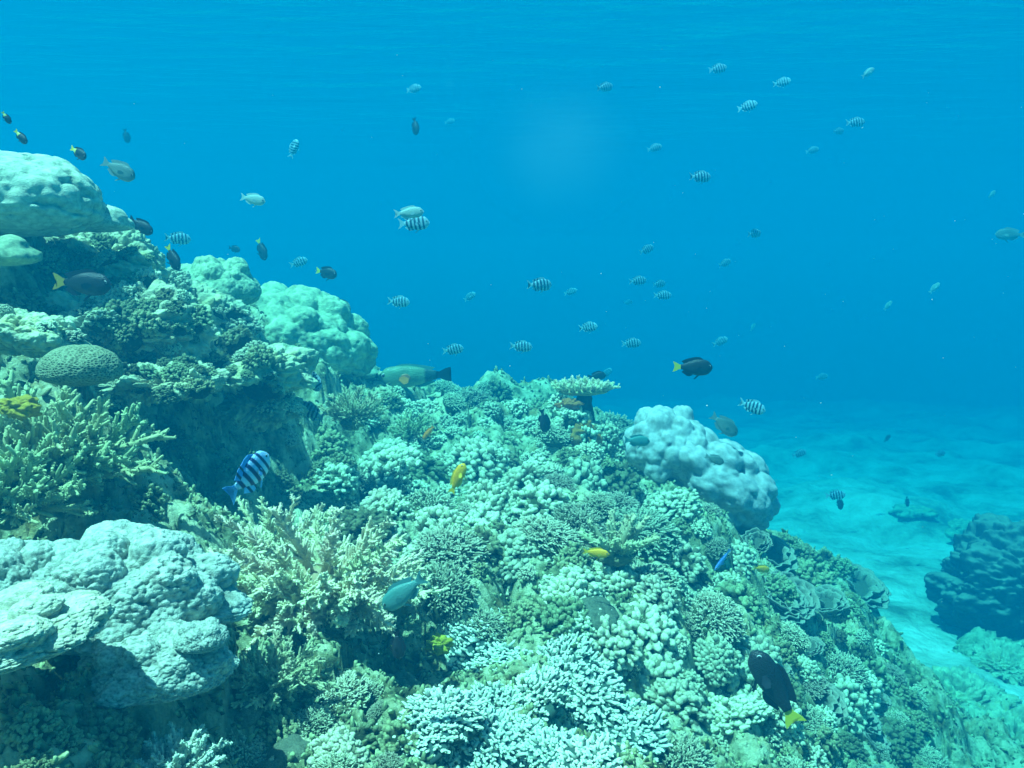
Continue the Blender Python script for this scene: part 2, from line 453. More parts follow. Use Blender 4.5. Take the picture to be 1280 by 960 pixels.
nz = N.new("ShaderNodeTexNoise"); nz.inputs["Scale"].default_value = 1.6; nz.inputs["Detail"].default_value = 5
Lk.new(tc.outputs["Object"], mp.inputs[0]); Lk.new(mp.outputs[0], nz.inputs["Vector"]); Lk.new(nz.outputs["Fac"], bp.inputs["Height"])
Lk.new(bp.outputs[0], fr.inputs["Normal"]); Lk.new(bp.outputs[0], gl.inputs["Normal"])
Lk.new(fr.outputs[0], mixs.inputs[0]); Lk.new(tr.outputs[0], mixs.inputs[1]); Lk.new(gl.outputs[0], mixs.inputs[2]); Lk.new(mixs.outputs[0], out.inputs[0])
ws = link("water_surface", mesh_of("water_surface", np.stack([X, Y, Z], 1), Q), wm); tag(ws, kind="structure")

# the body of water: one closed box of even density
bm = bmesh.new(); bmesh.ops.create_cube(bm, size=1)
for v in bm.verts:
    v.co.x *= 70; v.co.y = -8 + (v.co.y + .5) * 48; v.co.z = -5.9 + (v.co.z + .5) * (SURF + 0.2 + 5.9)
me = bpy.data.meshes.new("haze"); bm.to_mesh(me); bm.free()
hm = bpy.data.materials.new("haze"); hm.use_nodes = True
nt = hm.node_tree; nt.nodes.clear(); N = nt.nodes
out = N.new("ShaderNodeOutputMaterial"); pv = N.new("ShaderNodeVolumePrincipled")
HAZE_DENSITY = 0.42
pv.inputs["Color"].default_value = (0.0, 0.072, 0.135, 1)
pv.inputs["Absorption Color"].default_value = (0.04, 0.58, 0.66, 1)
pv.inputs["Density"].default_value = HAZE_DENSITY
pv.inputs["Anisotropy"].default_value = 0.15
nt.links.new(pv.outputs[0], out.inputs["Volume"])
haze = link("haze", me, hm); tag(haze, kind="stuff")

RBV = []
def hit(px, py):
    d = Vector(unit(P(px, py, 1.0)))
    best = BV.ray_cast(Vector((0, 0, 0)), d)
    for b_ in RBV:
        h = b_.ray_cast(Vector((0, 0, 0)), d)
        if h[0] is not None and (best[0] is None or h[3] < best[3]): best = h
    return best[0], best[1]

def ground(x, y):
    h = BV.ray_cast(Vector((x, y, 3)), Vector((0, 0, -1)))
    s = BVS.ray_cast(Vector((x, y, 3)), Vector((0, 0, -1)))
    if h[0] is None: return s[0], s[1], True
    if s[0] is not None and s[0].z > h[0].z: return s[0], s[1], True
    return h[0], h[1], False

# ------------------------------------------------------------------ coral builders
def lobed_mesh(name, lobes, base=(1, 1, .7), sub=6, k=28, knob=0.0, kscale=10, fine=0.0, fscale=20, seed=0, under=0.5, tipz=True):
    """one continuous mound made of bulging lobes: the outer hull of spheres seen from its centre. lobes: (x, y, z, r)"""
    D, T = ico(sub)
    r = 1 / np.sqrt((D[:, 0] / base[0]) ** 2 + (D[:, 1] / base[1]) ** 2 + (D[:, 2] / base[2]) ** 2)
    acc = np.exp(k * r)
    rmax = r.copy()
    for (x, y, z, q) in lobes:
        c = np.array((x, y, z)); b = D @ c; disc = b * b - (c @ c - q * q)
        t = np.where((disc > 0) & (b > 0), b + np.sqrt(np.maximum(disc, 0)), 0)
        acc += np.where(t > 0, np.exp(k * np.minimum(t, 3)), 0)
        rmax = np.maximum(rmax, t)
    rr = np.log(acc) / k
    V = D * rr[:, None]
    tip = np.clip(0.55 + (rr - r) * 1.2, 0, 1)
    if knob:
        w, w2, i2 = worley(V * kscale, seed + 5, 0.8)
        h = np.sqrt(np.clip(1 - w * w / 0.62, 0, 1))
        V = V + D * (knob * (h - 0.5))[:, None]
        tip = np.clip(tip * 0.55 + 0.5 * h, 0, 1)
    if fine:
        w, w2, i2 = worley(V * fscale, seed + 8, 0.9)
        h = np.sqrt(np.clip(1 - w * w / 0.6, 0, 1))
        V = V + D * (fine * (h - 0.5))[:, None]
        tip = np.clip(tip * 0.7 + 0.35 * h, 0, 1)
    V = V + D * (0.03 * fbm(V * 3, 3, seed))[:, None]
    lo = V[:, 2] < 0
    V[lo, 2] *= under
    return mesh_of(name, V, None, T, {"tip": tip})

def random_lobes(n, r, rad=(0.3, 0.45), spread=0.85, zmin=-0.1, flat=0.8):
    D = hemi_dirs(n, zmin, r)
    out = []
    for d in D:
        q = r.uniform(*rad); s = spread * r.uniform(0.85, 1.1)
        out.append((d[0] * s, d[1] * s, d[2] * s * flat, q))
    return out

def lump_object(name, label, cat, px, py, d, rpx, mat, scale=(1, 1, 1), rot=0.0, tilt=(0, 0), group=None, **kw):
    me = lobed_mesh(name, **kw)
    o = link(name, me, mat)
    s = rpx / FPX * d
    o.location = P(px, py, d); o.scale = (s * scale[0], s * scale[1], s * scale[2])
    o.rotation_euler = (tilt[0], tilt[1], rot)
    tag(o, label, cat, group)
    return o

def cauliflower(seed, n=95, knobs=4, size=1.0, kr=1.0):
    """dome of short blunt forked branches, radius 1"""
    r = np.random.default_rng(seed); g = Geo()
    D = hemi_dirs(n, -0.15, r)
    hgt = 0.80 + 0.34 * vnoise(D * 1.9, seed)
    C = D * hgt[:, None] * (1, 1, .8)
    tubes(g, C * 0.25, D, np.linalg.norm(C, axis=1) * 0.6, 0.07 * kr, 0.075 * kr, sides=5, rings=3, tip0=0, tip1=.45)
    base = np.repeat(C * 0.78, knobs, 0); dd = np.repeat(D, knobs, 0)
    j = r.normal(0, 0.62, (len(dd), 3)); d2 = unit(dd + j)
    L = r.uniform(0.09, 0.22, len(dd)) * size
    tubes(g, base, d2, L, kr * 0.055 * r.uniform(.7, 1.2, len(dd)), kr * 0.05 * r.uniform(.6, 1.4, len(dd)), sides=6, rings=3, tip0=.35, tip1=1, bulge=.25)
    # dead core
    Vi, Ti = ico(3); g.add(Vi * (0.6, 0.6, 0.48), None, Ti, np.zeros(len(Vi)))
    return g.mesh("coral_clump", rough=0.022, rscale=17, seed=seed)

def fingers(seed, n=230, flat=.55, up=1.2, length=(.22, .36), rad=.030):
    """low dome of upright finger branches, radius 1"""
    r = np.random.default_rng(seed); g = Geo()
    k = np.arange(n) + .5; rr = np.sqrt(k / n); a = k * 2.399963 + r.normal(0, .15, n)
    x = rr * np.cos(a); y = rr * np.sin(a); z = flat * np.sqrt(np.clip(1.02 - rr * rr, 0, 1)) + .07 * r.normal(0, 1, n)
    C = np.stack([x, y, z], 1)
    D = unit(np.stack([x, y, np.full(n, up * .7)], 1) + r.normal(0, .22, (n, 3)))
    L = r.uniform(*length, n)
    tubes(g, C - D * (L * .75)[:, None], D, L, rad * 1.4, rad * .85, sides=7, rings=4, tip0=.1, tip1=1, bend=r.normal(0, .03, (n, 3)))
    m = n * 3
    src = r.integers(0, n, m)
    tubes(g, C[src] - D[src] * (L[src] * r.uniform(.1, .55, m))[:, None], unit(D[src] + r.normal(0, .8, (m, 3))), r.uniform(.05, .13, m), rad * .95, rad * .7, sides=5, rings=3, tip0=.3, tip1=1)
    Vi, Ti = ico(3); g.add(Vi * (0.95, 0.95, flat * .82), None, Ti, np.zeros(len(Vi)))
    return g.mesh("finger_coral", rough=0.014, rscale=26, seed=seed)

def acro_branch(r, L, rad, ntw, tl, bend, corallites=True, spread=.75, d=np.array((0, 0, 1.0)), lev=2):
    """one main branch along d with side twigs and tiny tube-like corallites"""
    g = Geo()
    d = unit(d)
    B = r.normal(0, bend * L, 3); B -= d * (B @ d)
    tubes(g, [(0, 0, 0)], [d], L, rad * 1.25, rad * .55, bend=[B], sides=8, rings=8, tip0=0, tip1=.95)
    def along(s): return d * (s * L)[:, None] + B * (s * s)[:, None]
    s = r.uniform(.22, .98, ntw)
    a = unit(np.cross(np.tile(d, (ntw, 1)), r.normal(0, 1, (ntw, 3))))
    td = unit(d * (1 - spread * .45) + a * spread)
    tlen = tl * r.uniform(.6, 1.25, ntw) * (1.15 - .65 * s)
    tp = along(s)
    tubes(g, tp, td, tlen, rad * .62, rad * .36, bend=d * (tlen * .25)[:, None], sides=6, rings=4, tip0=.35, tip1=1)
    if corallites:
        n2 = ntw * 7
        i = r.integers(0, ntw, n2); q = r.uniform(.1, 1, n2)
        cp = tp[i] + td[i] * (tlen[i] * q)[:, None] + d * (tlen[i] * .25 * q * q)[:, None]
        cd = unit(td[i] * .7 + unit(np.cross(td[i], r.normal(0, 1, (n2, 3)))))
        tubes(g, cp, cd, rad * r.uniform(.55, .95, n2), rad * .22, rad * .15, sides=4, rings=2, tip0=.6, tip1=1)
        n3 = int(40 + ntw * 2); q = r.uniform(.1, 1, n3)
        cd = unit(d * .8 + unit(np.cross(np.tile(d, (n3, 1)), r.normal(0, 1, (n3, 3)))))
        tubes(g, along(q), cd, rad * 1.5 * (1.2 - .5 * q), rad * .26, rad * .18, sides=4, rings=2, tip0=.3, tip1=.9)
    return g

def bush(name, label, cat, loc, size, mat, n=36, seed=0, ntw=12, tl=.2, rad=.035, zmin=.05, bend=.12, squash=.8, tiltd=(0, 0, 0), length=(.75, 1.05), spread=.75, group=None):
    """branching colony: Empty > base, branch, branch ..."""
    r = np.random.default_rng(seed)
    root = empty(name, loc); tag(root, label, cat, group)
    root.scale = (size, size, size)
    g = Geo(); Vi, Ti = ico(4)
    Vb = Vi * (.30, .30, .16) * (1 + .25 * fbm(Vi * 2.5, 3, seed))[:, None]
    g.add(Vb + (0, 0, -.02), None, Ti, np.full(len(Vi), .1))
    link("base", g.mesh("base"), mat, root)
    D = hemi_dirs(n, zmin, r)
    for d in D:
        d = unit(d * (1, 1, squash) + np.array(tiltd))
        L = r.uniform(*length)
        gb = acro_branch(r, L * .9, rad * r.uniform(.85, 1.15), ntw, tl, bend, d=d, spread=spread)
        b = link("branch", gb.mesh("branch", rough=.004, rscale=40, seed=int(r.integers(99))), mat, root)
        b.location = tuple(d * (.12, .12, .05))
    return root

# ------------------------------------------------------------------ massive and feature corals
L = random_lobes
r_ = np.random.default_rng
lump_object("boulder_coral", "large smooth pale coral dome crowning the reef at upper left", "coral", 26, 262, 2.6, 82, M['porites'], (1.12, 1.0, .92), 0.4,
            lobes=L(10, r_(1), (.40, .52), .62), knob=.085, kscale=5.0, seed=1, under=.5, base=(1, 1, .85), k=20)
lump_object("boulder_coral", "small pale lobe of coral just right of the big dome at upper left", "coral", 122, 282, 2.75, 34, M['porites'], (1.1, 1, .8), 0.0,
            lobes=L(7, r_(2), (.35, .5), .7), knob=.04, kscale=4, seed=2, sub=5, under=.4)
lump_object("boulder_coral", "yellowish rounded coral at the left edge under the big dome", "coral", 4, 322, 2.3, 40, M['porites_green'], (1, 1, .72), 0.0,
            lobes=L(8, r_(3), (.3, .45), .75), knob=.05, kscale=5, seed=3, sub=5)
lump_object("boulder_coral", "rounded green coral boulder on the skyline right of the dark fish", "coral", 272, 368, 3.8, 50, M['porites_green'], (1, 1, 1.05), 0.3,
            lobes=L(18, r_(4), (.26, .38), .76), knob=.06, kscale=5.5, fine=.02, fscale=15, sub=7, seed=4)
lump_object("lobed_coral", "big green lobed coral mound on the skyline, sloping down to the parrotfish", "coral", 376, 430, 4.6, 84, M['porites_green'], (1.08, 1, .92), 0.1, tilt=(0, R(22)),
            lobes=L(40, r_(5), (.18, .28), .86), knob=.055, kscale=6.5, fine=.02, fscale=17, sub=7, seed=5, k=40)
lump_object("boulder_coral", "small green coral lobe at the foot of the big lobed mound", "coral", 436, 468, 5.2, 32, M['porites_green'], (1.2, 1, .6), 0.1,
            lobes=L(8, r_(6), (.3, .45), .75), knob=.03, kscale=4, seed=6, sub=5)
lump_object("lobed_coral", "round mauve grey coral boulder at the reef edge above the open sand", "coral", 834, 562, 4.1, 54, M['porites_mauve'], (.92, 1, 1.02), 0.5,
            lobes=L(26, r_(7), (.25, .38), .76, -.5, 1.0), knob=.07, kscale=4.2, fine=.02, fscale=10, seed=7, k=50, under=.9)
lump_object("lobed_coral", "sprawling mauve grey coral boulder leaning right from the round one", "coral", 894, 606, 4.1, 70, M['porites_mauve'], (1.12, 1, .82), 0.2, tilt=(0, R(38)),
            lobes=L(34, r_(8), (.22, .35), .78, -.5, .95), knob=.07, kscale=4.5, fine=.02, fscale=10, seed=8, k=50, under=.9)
o = lump_object("brain_coral", "olive domed brain coral with a netted surface at the left", "coral", 101, 465, 1.95, 50, M['brain'], (1.0, .9, .70), 0.0,
            lobes=[], base=(1, 1, 1), sub=7, seed=9)
# netted pits of the brain coral are real relief
me = o.data; n = len(me.vertices); co = np.zeros(n * 3, np.float32); me.vertices.foreach_get("co", co); co = co.reshape(-1, 3).astype(float)
w1, w2, _ = worley(co * (11, 11, 13), 91, .85); ridge = np.clip((w2 - w1) / .42, 0, 1)
co *= (1.0 - .024 * ridge)[:, None]; me.vertices.foreach_set("co", co.astype(np.float32).reshape(-1))
me.attributes["tip"].data.foreach_set("value", (1 - ridge * .95).astype(np.float32)); me.update()

# near lumpy coral at bottom left
def near_lumpy(label, px, py, d, rpx, scale, seed, n=26, rot=0, tilt=(0, 0), mat='porites_near', zmin=-.2, k=38):
    return lump_object("lumpy_coral", label, "coral", px, py, d, rpx, M[mat], scale, rot, tilt, lobes=L(n, r_(seed), (.22, .34), .82, zmin, .9),
                       knob=.055, kscale=6.5, fine=.036, fscale=17, seed=seed, sub=8 if rpx > 75 else 7, k=k)
near_lumpy("broad lumpy blue grey coral mound in the lower left foreground", 158, 758, 1.42, 112, (1.12, 1.0, .92), 21, rot=.3)
near_lumpy("lumpy blue grey coral at the left edge behind the foreground mound", 18, 742, 1.38, 72, (1.0, 1, .95), 22)
near_lumpy("drooping lumpy coral lobe below the broad foreground mound", 202, 838, 1.30, 80, (1.05, .9, .82), 23, 20)
near_lumpy("small round lump of coral between the foreground mound and the cream bush", 252, 800, 1.27, 32, (1, 1, .9), 24, 10)
near_lumpy("bright pale coral shelf at the bottom left edge", 10, 800, 1.12, 104, (1.12, 1.0, .55), 25, 18, tilt=(0, R(-8)), mat='porites')
near_lumpy("tiny pale coral knob just right of the foreground mound", 277, 747, 1.62, 13, (1, 1, 1), 26, 6)

# branching corals
bush("branching_coral", "large cream bottlebrush coral in the lower left centre", "coral", P(400, 735, 1.95), .30, M['cream'], n=74, seed=31, ntw=40, tl=.115, rad=.025, zmin=-.2, squash=.42, tiltd=(.10, -.42, .0), length=(.62, 1.0), spread=.85, bend=.16)
bush("branching_coral", "upper cream bottlebrush coral behind the large one, beside the striped fish", "coral", P(345, 700, 2.2), .205, M['cream'], n=48, seed=32, ntw=34, tl=.13, rad=.030, zmin=.0, squash=.6, tiltd=(-.2, -.3, .1), spread=.85)
bush("branching_coral", "tan bushy branching coral left of the parrotfish's belly", "coral", P(440, 528, 3.45), .165, M['tan'], n=46, seed=33, ntw=14, tl=.2, rad=.032, zmin=.05, squash=1.0, tiltd=(0, -.1, .3))
bush("staghorn_coral", "olive staghorn coral spreading over the left edge under the brain coral", "coral", P(70, 598, 1.85), .235, M['olive'], n=48, seed=34, ntw=13, tl=.24, rad=.042, zmin=.0, squash=.75, tiltd=(.1, -.2, .15), length=(.7, 1.1))
bush("staghorn_coral", "olive staghorn coral running off the left edge above the lumpy coral", "coral", P(5, 640, 1.7), .19, M['olive'], n=34, seed=35, ntw=12, tl=.24, rad=.045, zmin=.0, squash=.8, tiltd=(0, -.2, .15))
bush("staghorn_coral", "smaller olive staghorn clump just left of the dark cave", "coral", P(140, 640, 2.05), .13, M['olive'], n=28, seed=36, ntw=9, tl=.26, rad=.055, zmin=.0, squash=.8, tiltd=(.1, -.2, .2))
bush("fan_coral", "small pale green fan of coral right of the drooping lobe", "coral", P(338, 862, 1.55), .115, M['tan'], n=34, seed=37, ntw=14, tl=.22, rad=.045, zmin=.0, squash=.8, tiltd=(.25, -.3, .35))
bush("star_coral", "spiky tan coral of thick upright spires behind the yellow fish", "coral", P(770, 694, 2.5), .165, M['tan'], n=13, seed=38, ntw=2, tl=.10, rad=.085, zmin=.15, squash=1.0, tiltd=(0, -.05, .35), bend=.06, length=(.6, .95))
bush("branching_coral", "white tipped coral tuft at the bottom edge left of centre", "coral", P(218, 975, 1.22), .085, M['finger'], n=40, seed=39, ntw=6, tl=.2, rad=.06, zmin=.0, squash=.8, tiltd=(0, -.1, .2))
bush("branching_coral", "hazy pale branching coral left of the orange fish", "coral", P(515, 548, 4.1), .15, M['olive'], n=26, seed=40, ntw=9, tl=.24, rad=.05, zmin=.1, squash=1.0, tiltd=(0, 0, .3))

# table coral on its rocky pedestal
tc_ = empty("table_coral", P(728, 488, 4.3)); tag(tc_, "cream table coral standing on a stalk above the reef skyline", "coral"); tc_.scale = (.150,) * 3
g = Geo(); Vi, Ti = ico(4)
rr = 1 + .12 * fbm(Vi * 2, 3, 77)
g.add(Vi * (.85, .6, .16) * rr[:, None] + (0, 0, -.03), None, Ti, np.full(len(Vi), .1)); link("plate", g.mesh("plate", .01, 12), M['cream'], tc_)
g = Geo(); tubes(g, [(0.10, 0, -1.1)], [(-.08, 0, 1)], .78, .40, .26, sides=14, rings=6, tip1=.2); link("stalk", g.mesh("stalk", .09, 4), M['dark_rock'], tc_)
r = r_(78)
for q in range(70):
    a = q * 2.39996; s = math.sqrt((q + .5) / 70)
    d = unit((s * math.cos(a) * 1.1, s * math.sin(a) * .9, .95 - .35 * s))
    gb = acro_branch(r, r.uniform(.28, .46), .055, 6, .15, .08, d=d, spread=.7)
    b = link("branch", gb.mesh("branch"), M['cream'], tc_); b.location = (s * .88 * math.cos(a), s * .62 * math.sin(a), .05 - .03 * s)

# ------------------------------------------------------------------ rocks
def rock(name, label, px, py, d, rpx, scale, seed, mat='rock', rot=0, tilt=(0, 0), cat="rock", sub=7, n=12, rough=.10):
    if name in ('sand_boulder', 'rubble_mound'):                 # stands on the seabed
        hs_ = BVS.ray_cast(Vector((0, 0, 0)), Vector(unit(P(px, py + rpx * scale[2] * .6, 1.0))))[0]
        d = proj(hs_)[2]
    D, T = ico(sub); r = r_(seed)
    lb = L(n, r, (.3, .55), .65, -.6, 1)
    acc = np.exp(20 * np.full(len(D), .75))
    for (x, y, z, q) in lb:
        c = np.array((x, y, z)); b = D @ c; disc = b * b - (c @ c - q * q)
        t = np.where((disc > 0) & (b > 0), b + np.sqrt(np.maximum(disc, 0)), 0); acc += np.where(t > 0, np.exp(20 * t), 0)
    rr = np.log(acc) / 20
    sz = rpx / FPX * d
    Vv = D * rr[:, None] * (sz * np.array(scale))
    f = 1 / (sz * 1.0)
    sw = Vv + .3 * sz * np.stack([vnoise(Vv * f * 2, seed + 61), vnoise(Vv * f * 2, seed + 62), vnoise(Vv * f * 2, seed + 63)], 1)
    w, w2, i2 = worley(sw * f * 3.2, seed, .9); h = np.sqrt(np.clip(1 - w * w / .65, 0, 1))
    ww, _, _ = worley(sw * f * 8.5, seed + 2, .9); h2 = np.sqrt(np.clip(1 - ww * ww / .65, 0, 1))
    amp = sz * rough
    Vv = Vv + D * (amp * 1.1 * fbm(Vv * f * 1.8, 4, seed) + amp * 1.5 * (h - .6) + amp * .6 * (h2 - .6) + amp * .35 * fbm(Vv * f * 14, 3, seed + 9))[:, None]
    me = mesh_of(name, Vv, None, T, {"tip": np.clip(h * .6 + h2 * .4, 0, 1)})
    if name == 'sand_boulder' and rpx > 100:  # wider top, shaped to keep the face below in shade
        tz = Vv[:, 2] / np.abs(Vv[:, 2]).max(); V2 = Vv.copy(); V2[:, :2] *= (1 + .30 * np.clip(tz, -1, .6))[:, None]
        me.vertices.foreach_set('co', V2.astype(np.float32).reshape(-1)); me.update()
    if mat == 'dark_rock':                     # lit top and shaded face put into the colour: upward faces paler
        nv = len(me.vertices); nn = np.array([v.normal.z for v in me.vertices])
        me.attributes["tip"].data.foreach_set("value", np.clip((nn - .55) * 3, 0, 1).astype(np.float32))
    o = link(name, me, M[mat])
    o.location = P(px, py, d); o.rotation_euler = (tilt[0], tilt[1], rot); tag(o, label, cat)
    ROCKS.append(o)
    return o
ROCKS = []
rock("rock_pillar", "pale encrusted rock pillar below the table coral", 722, 552, 4.3, 42, (.8, .9, 1.25), 51, tilt=(0, R(-28)))
rock("rock_ledge", "knobbly rock ledge roofing the dark cave at left", 250, 462, 2.95, 92, (1.25, .9, .34), 52, tilt=(0, R(4)), rough=.16)
rock("rock_ledge", "knobbly rock ledge below the dark yellow tailed fish at left", 150, 408, 2.75, 88, (1.2, .9, .40), 53, tilt=(0, R(8)), rough=.16)
rock("rock_ledge", "flat pale rock shelf at the left edge above the brain coral", 22, 418, 2.15, 74, (1.1, .9, .36), 54, tilt=(0, R(6)))
rock("rock_ledge", "craggy rock shoulder under the green boulder on the left skyline", 225, 392, 3.4, 72, (1.1, .9, .55), 55, tilt=(0, R(20)), rough=.16)
rock("rock_ledge", "craggy rock under the small pale lobe at upper left", 130, 330, 3.0, 66, (1.1, .9, .60), 56, tilt=(0, R(15)), rough=.16)
rock("rock_ledge", "lumpy rock with pale top between the cave and the tan bush", 330, 508, 3.1, 46, (1.1, .9, .55), 57, rough=.16)
rock("rock_ledge", "crusty rock shelf with coral crumbs right of the brain coral", 195, 480, 2.5, 62, (1.2, .9, .34), 58, rough=.16)
rock("sand_boulder", "big dark boulder, shaded face and lit top, on the sand at the right edge", 1278, 745, 4.5, 112, (1.0, .9, .66), 59, 'dark_rock', rough=.12, sub=7)
rock("sand_boulder", "low dark rock on the sand behind the big right boulder", 1222, 668, 6.0, 30, (1.2, .9, .5), 60, 'rock')
rock("sand_boulder", "low flat stone on the sand below the small dark fish", 1140, 640, 7.0, 20, (1.5, .9, .3), 63, 'rock', sub=5)
for (px, py, rp, sx, sd, lab) in [(1120, 842, 26, 1.5, 71, "hazy rubble lump at the foot of the lower right slope, farthest up"), (1190, 868, 44, 1.6, 72, "broad low rubble mound below the big dark boulder"),
        (1262, 830, 34, 1.4, 73, "rubble lump at the right edge under the big dark boulder"), (1150, 915, 30, 1.6, 74, "rubble lump on the sand beside the bottom of the reef slope"),
        (1250, 925, 52, 1.5, 75, "large low rubble mound in the bottom right corner"), (1080, 800, 22, 1.5, 76, "small rubble lump where the right slope meets the sand"), (1205, 945, 26, 1.5, 77, "rubble lump at the bottom edge left of the corner mound")]:
    rock("rubble_mound", lab, px, py, 5.0, rp, (sx, 1.2, .34), sd, 'rock', rot=sd, rough=.22)
rock("crusty_rock", "crusty ochre rock in the bottom left corner under the pale shelf", 60, 930, 1.25, 110, (1.1, .9, .5), 64, 'rock', rough=.14)
rock("crusty_rock", "crumbly rock under the large cream bush, left of the finger coral", 420, 890, 1.75, 62, (1.1, .9, .6), 65, 'rock', rough=.14)
rock("crusty_rock", "crumbly brown rock at the bottom edge left of the finger coral", 350, 955, 1.5, 80, (1.2, .9, .5), 66, 'rock', rough=.14)
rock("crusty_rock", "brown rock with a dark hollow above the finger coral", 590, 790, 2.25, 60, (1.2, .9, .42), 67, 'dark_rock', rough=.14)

# ------------------------------------------------------------------ sponges
def sponge(label, px, py, rpx, scale, seed, mat, d):
    g = Geo(); Vi, Ti = ico(5); w = worley(Vi * 3.3, seed)[0]
    Vv = Vi * (1 + .45 * fbm(Vi * 1.8, 4, seed) - .12 * w)[:, None]; g.add(Vv, None, Ti, np.clip(1 - w, 0, 1))
    o = link("sponge", g.mesh("sponge"), mat); s = rpx / FPX * d
    o.location = P(px, py, d); o.scale = tuple(s * q for q in scale); tag(o, label, "sponge"); return o
sponge("orange sponge crust on the pillar below the table coral", 722, 548, 26, (1, .5, .75), 1, M['orange'], 4.12)
sponge("small orange sponge crust at the upper right of the rock pillar", 712, 505, 12, (1.2, .6, .6), 2, M['orange'], 4.2)
sponge("yellow sponge cushion at the left edge under the brain coral", 22, 508, 24, (1, .7, .6), 3, M['yellow'], 1.72)
sponge("yellow sponge patch above the finger coral, near the dark green fish", 548, 806, 16, (1, .7, .7), 4, M['yellow'], 2.0)

# ------------------------------------------------------------------ coral clumps covering the reef
for o in ROCKS:
    if o.name.startswith(("rock_ledge", "rock_pillar", "crusty")):
        mw = Matrix.LocRotScale(o.location, o.rotation_euler, o.scale)
        RBV.append(BVHTree.FromPolygons([mw @ v.co for v in o.data.vertices], [tuple(q.vertices) for q in o.data.polygons]))
def leafy(seed, n=15):
    r = np.random.default_rng(seed); g = Geo()
    nu, nv = 15, 8
    for i in range(n):
        a0 = i * 2.39996; s = .15 + .6 * math.sqrt(i / n); w = r.uniform(.7, 1.2); h = r.uniform(.35, .6) * (1.15 - .5 * s)
        u = np.linspace(-1, 1, nu) * w; v = np.linspace(0, 1, nv)
        Uu, Vv = np.meshgrid(u, v, indexing='ij'); Uu = Uu.reshape(-1); Vv = Vv.reshape(-1)
        ruf = .06 * np.sin(Uu * 7 + i) * Vv + .04 * np.sin(Uu * 13 + 2 * i) * Vv
        rad_ = s + (.10 + .35 * Vv ** 1.6) * .6 + ruf
        x = rad_ * np.cos(a0 + Uu * .9); y = rad_ * np.sin(a0 + Uu * .9); z = h * Vv * (1 - .3 * (Uu / w) ** 2) + .05 * ruf
        top = np.stack([x, y, z], 1)
        rin = rad_ - .035
        bot = np.stack([rin * np.cos(a0 + Uu * .9), rin * np.sin(a0 + Uu * .9), z + .01], 1)
        ix = np.arange(nu * nv).reshape(nu, nv)
        q = np.stack([ix[:-1, :-1], ix[1:, :-1], ix[1:, 1:], ix[:-1, 1:]], -1).reshape(-1, 4)
        k = nu * nv
        b = [ix[:, -1], ix[0, ::-1], ix[::-1, 0], ix[-1, :]]
        ring = np.concatenate([ix[:, -1][:-1], ix[-1, ::-1][:-1], ix[::-1, 0][:-1], ix[0, :][:-1]])
        nx = np.roll(ring, -1)
        side = np.stack([ring, nx, nx + k, ring + k], 1)
        g.add(np.vstack([top, bot]), np.vstack([q, q[:, ::-1] + k, side]), None, np.concatenate([Vv, Vv]))
    Vi, Ti = ico(3); g.add(Vi * (.7, .7, .2), None, Ti, np.zeros(len(Vi)))
    return g.mesh("leafy_coral", rough=.02, rscale=9, seed=seed)

PROTO = {
    'cauli': [cauliflower(100 + i, n=42 + 9 * i, knobs=5, size=1.05 + .12 * (i % 3), kr=1.5) for i in range(5)],
    'dull': [cauliflower(120 + i, n=34 + 9 * i, knobs=5, size=1.1, kr=1.45) for i in range(4)],
    'finger': [fingers(140 + i, n=170 + 20 * i, length=(.18, .32), rad=.041) for i in range(3)],
    'leafy': [leafy(160 + i) for i in range(3)],
    'thicket': [fingers(170 + i, n=300, flat=.7, up=.7, length=(.16, .34), rad=.026) for i in range(2)],
    'mound': [lobed_mesh("small_mound", L(9, r_(180 + i), (.3, .45), .75), sub=5, knob=.06, kscale=6, seed=180 + i) for i in range(3)],
}
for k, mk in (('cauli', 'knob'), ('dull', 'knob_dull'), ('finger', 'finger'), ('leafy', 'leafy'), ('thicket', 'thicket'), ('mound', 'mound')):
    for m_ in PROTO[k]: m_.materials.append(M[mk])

KIND = {'cauli': ("knobby_coral", "pale knobby coral clump"), 'dull': ("knobby_coral", "dull knobby coral"),
        'finger': ("finger_coral", "blue white finger coral head"), 'leafy': ("leafy_coral", "dusky leafy coral cluster"), 'thicket': ("thicket_coral", "tan coral thicket"), 'mound': ("mound_coral", "small rounded coral")}
LAND = [("the round mauve coral boulder", 850, 570), ("the table coral", 728, 494), ("the rock pillar", 705, 545), ("the spiky star coral", 770, 670),
        ("the upright yellow fish", 572, 598), ("the middle yellow fish", 744, 691), ("the right hand yellow fish", 952, 711), ("the large cream bush", 420, 750),
        ("the large teal fish", 503, 738), ("the tan bushy coral", 440, 515), ("the cave striped fish", 312, 592), ("the dark cave", 250, 570), ("the brain coral", 100, 462),
        ("the big black fish", 965, 857), ("the finger coral field", 660, 880), ("the parrotfish", 515, 470), ("the upright black fish", 680, 525),
        ("the lower left lumpy mound", 160, 740), ("the lower right slope", 1060, 880), ("the left dark fish", 100, 353), ("the green lobed mound", 380, 420), ("the orange fish", 535, 540)]
CLUMPS = []
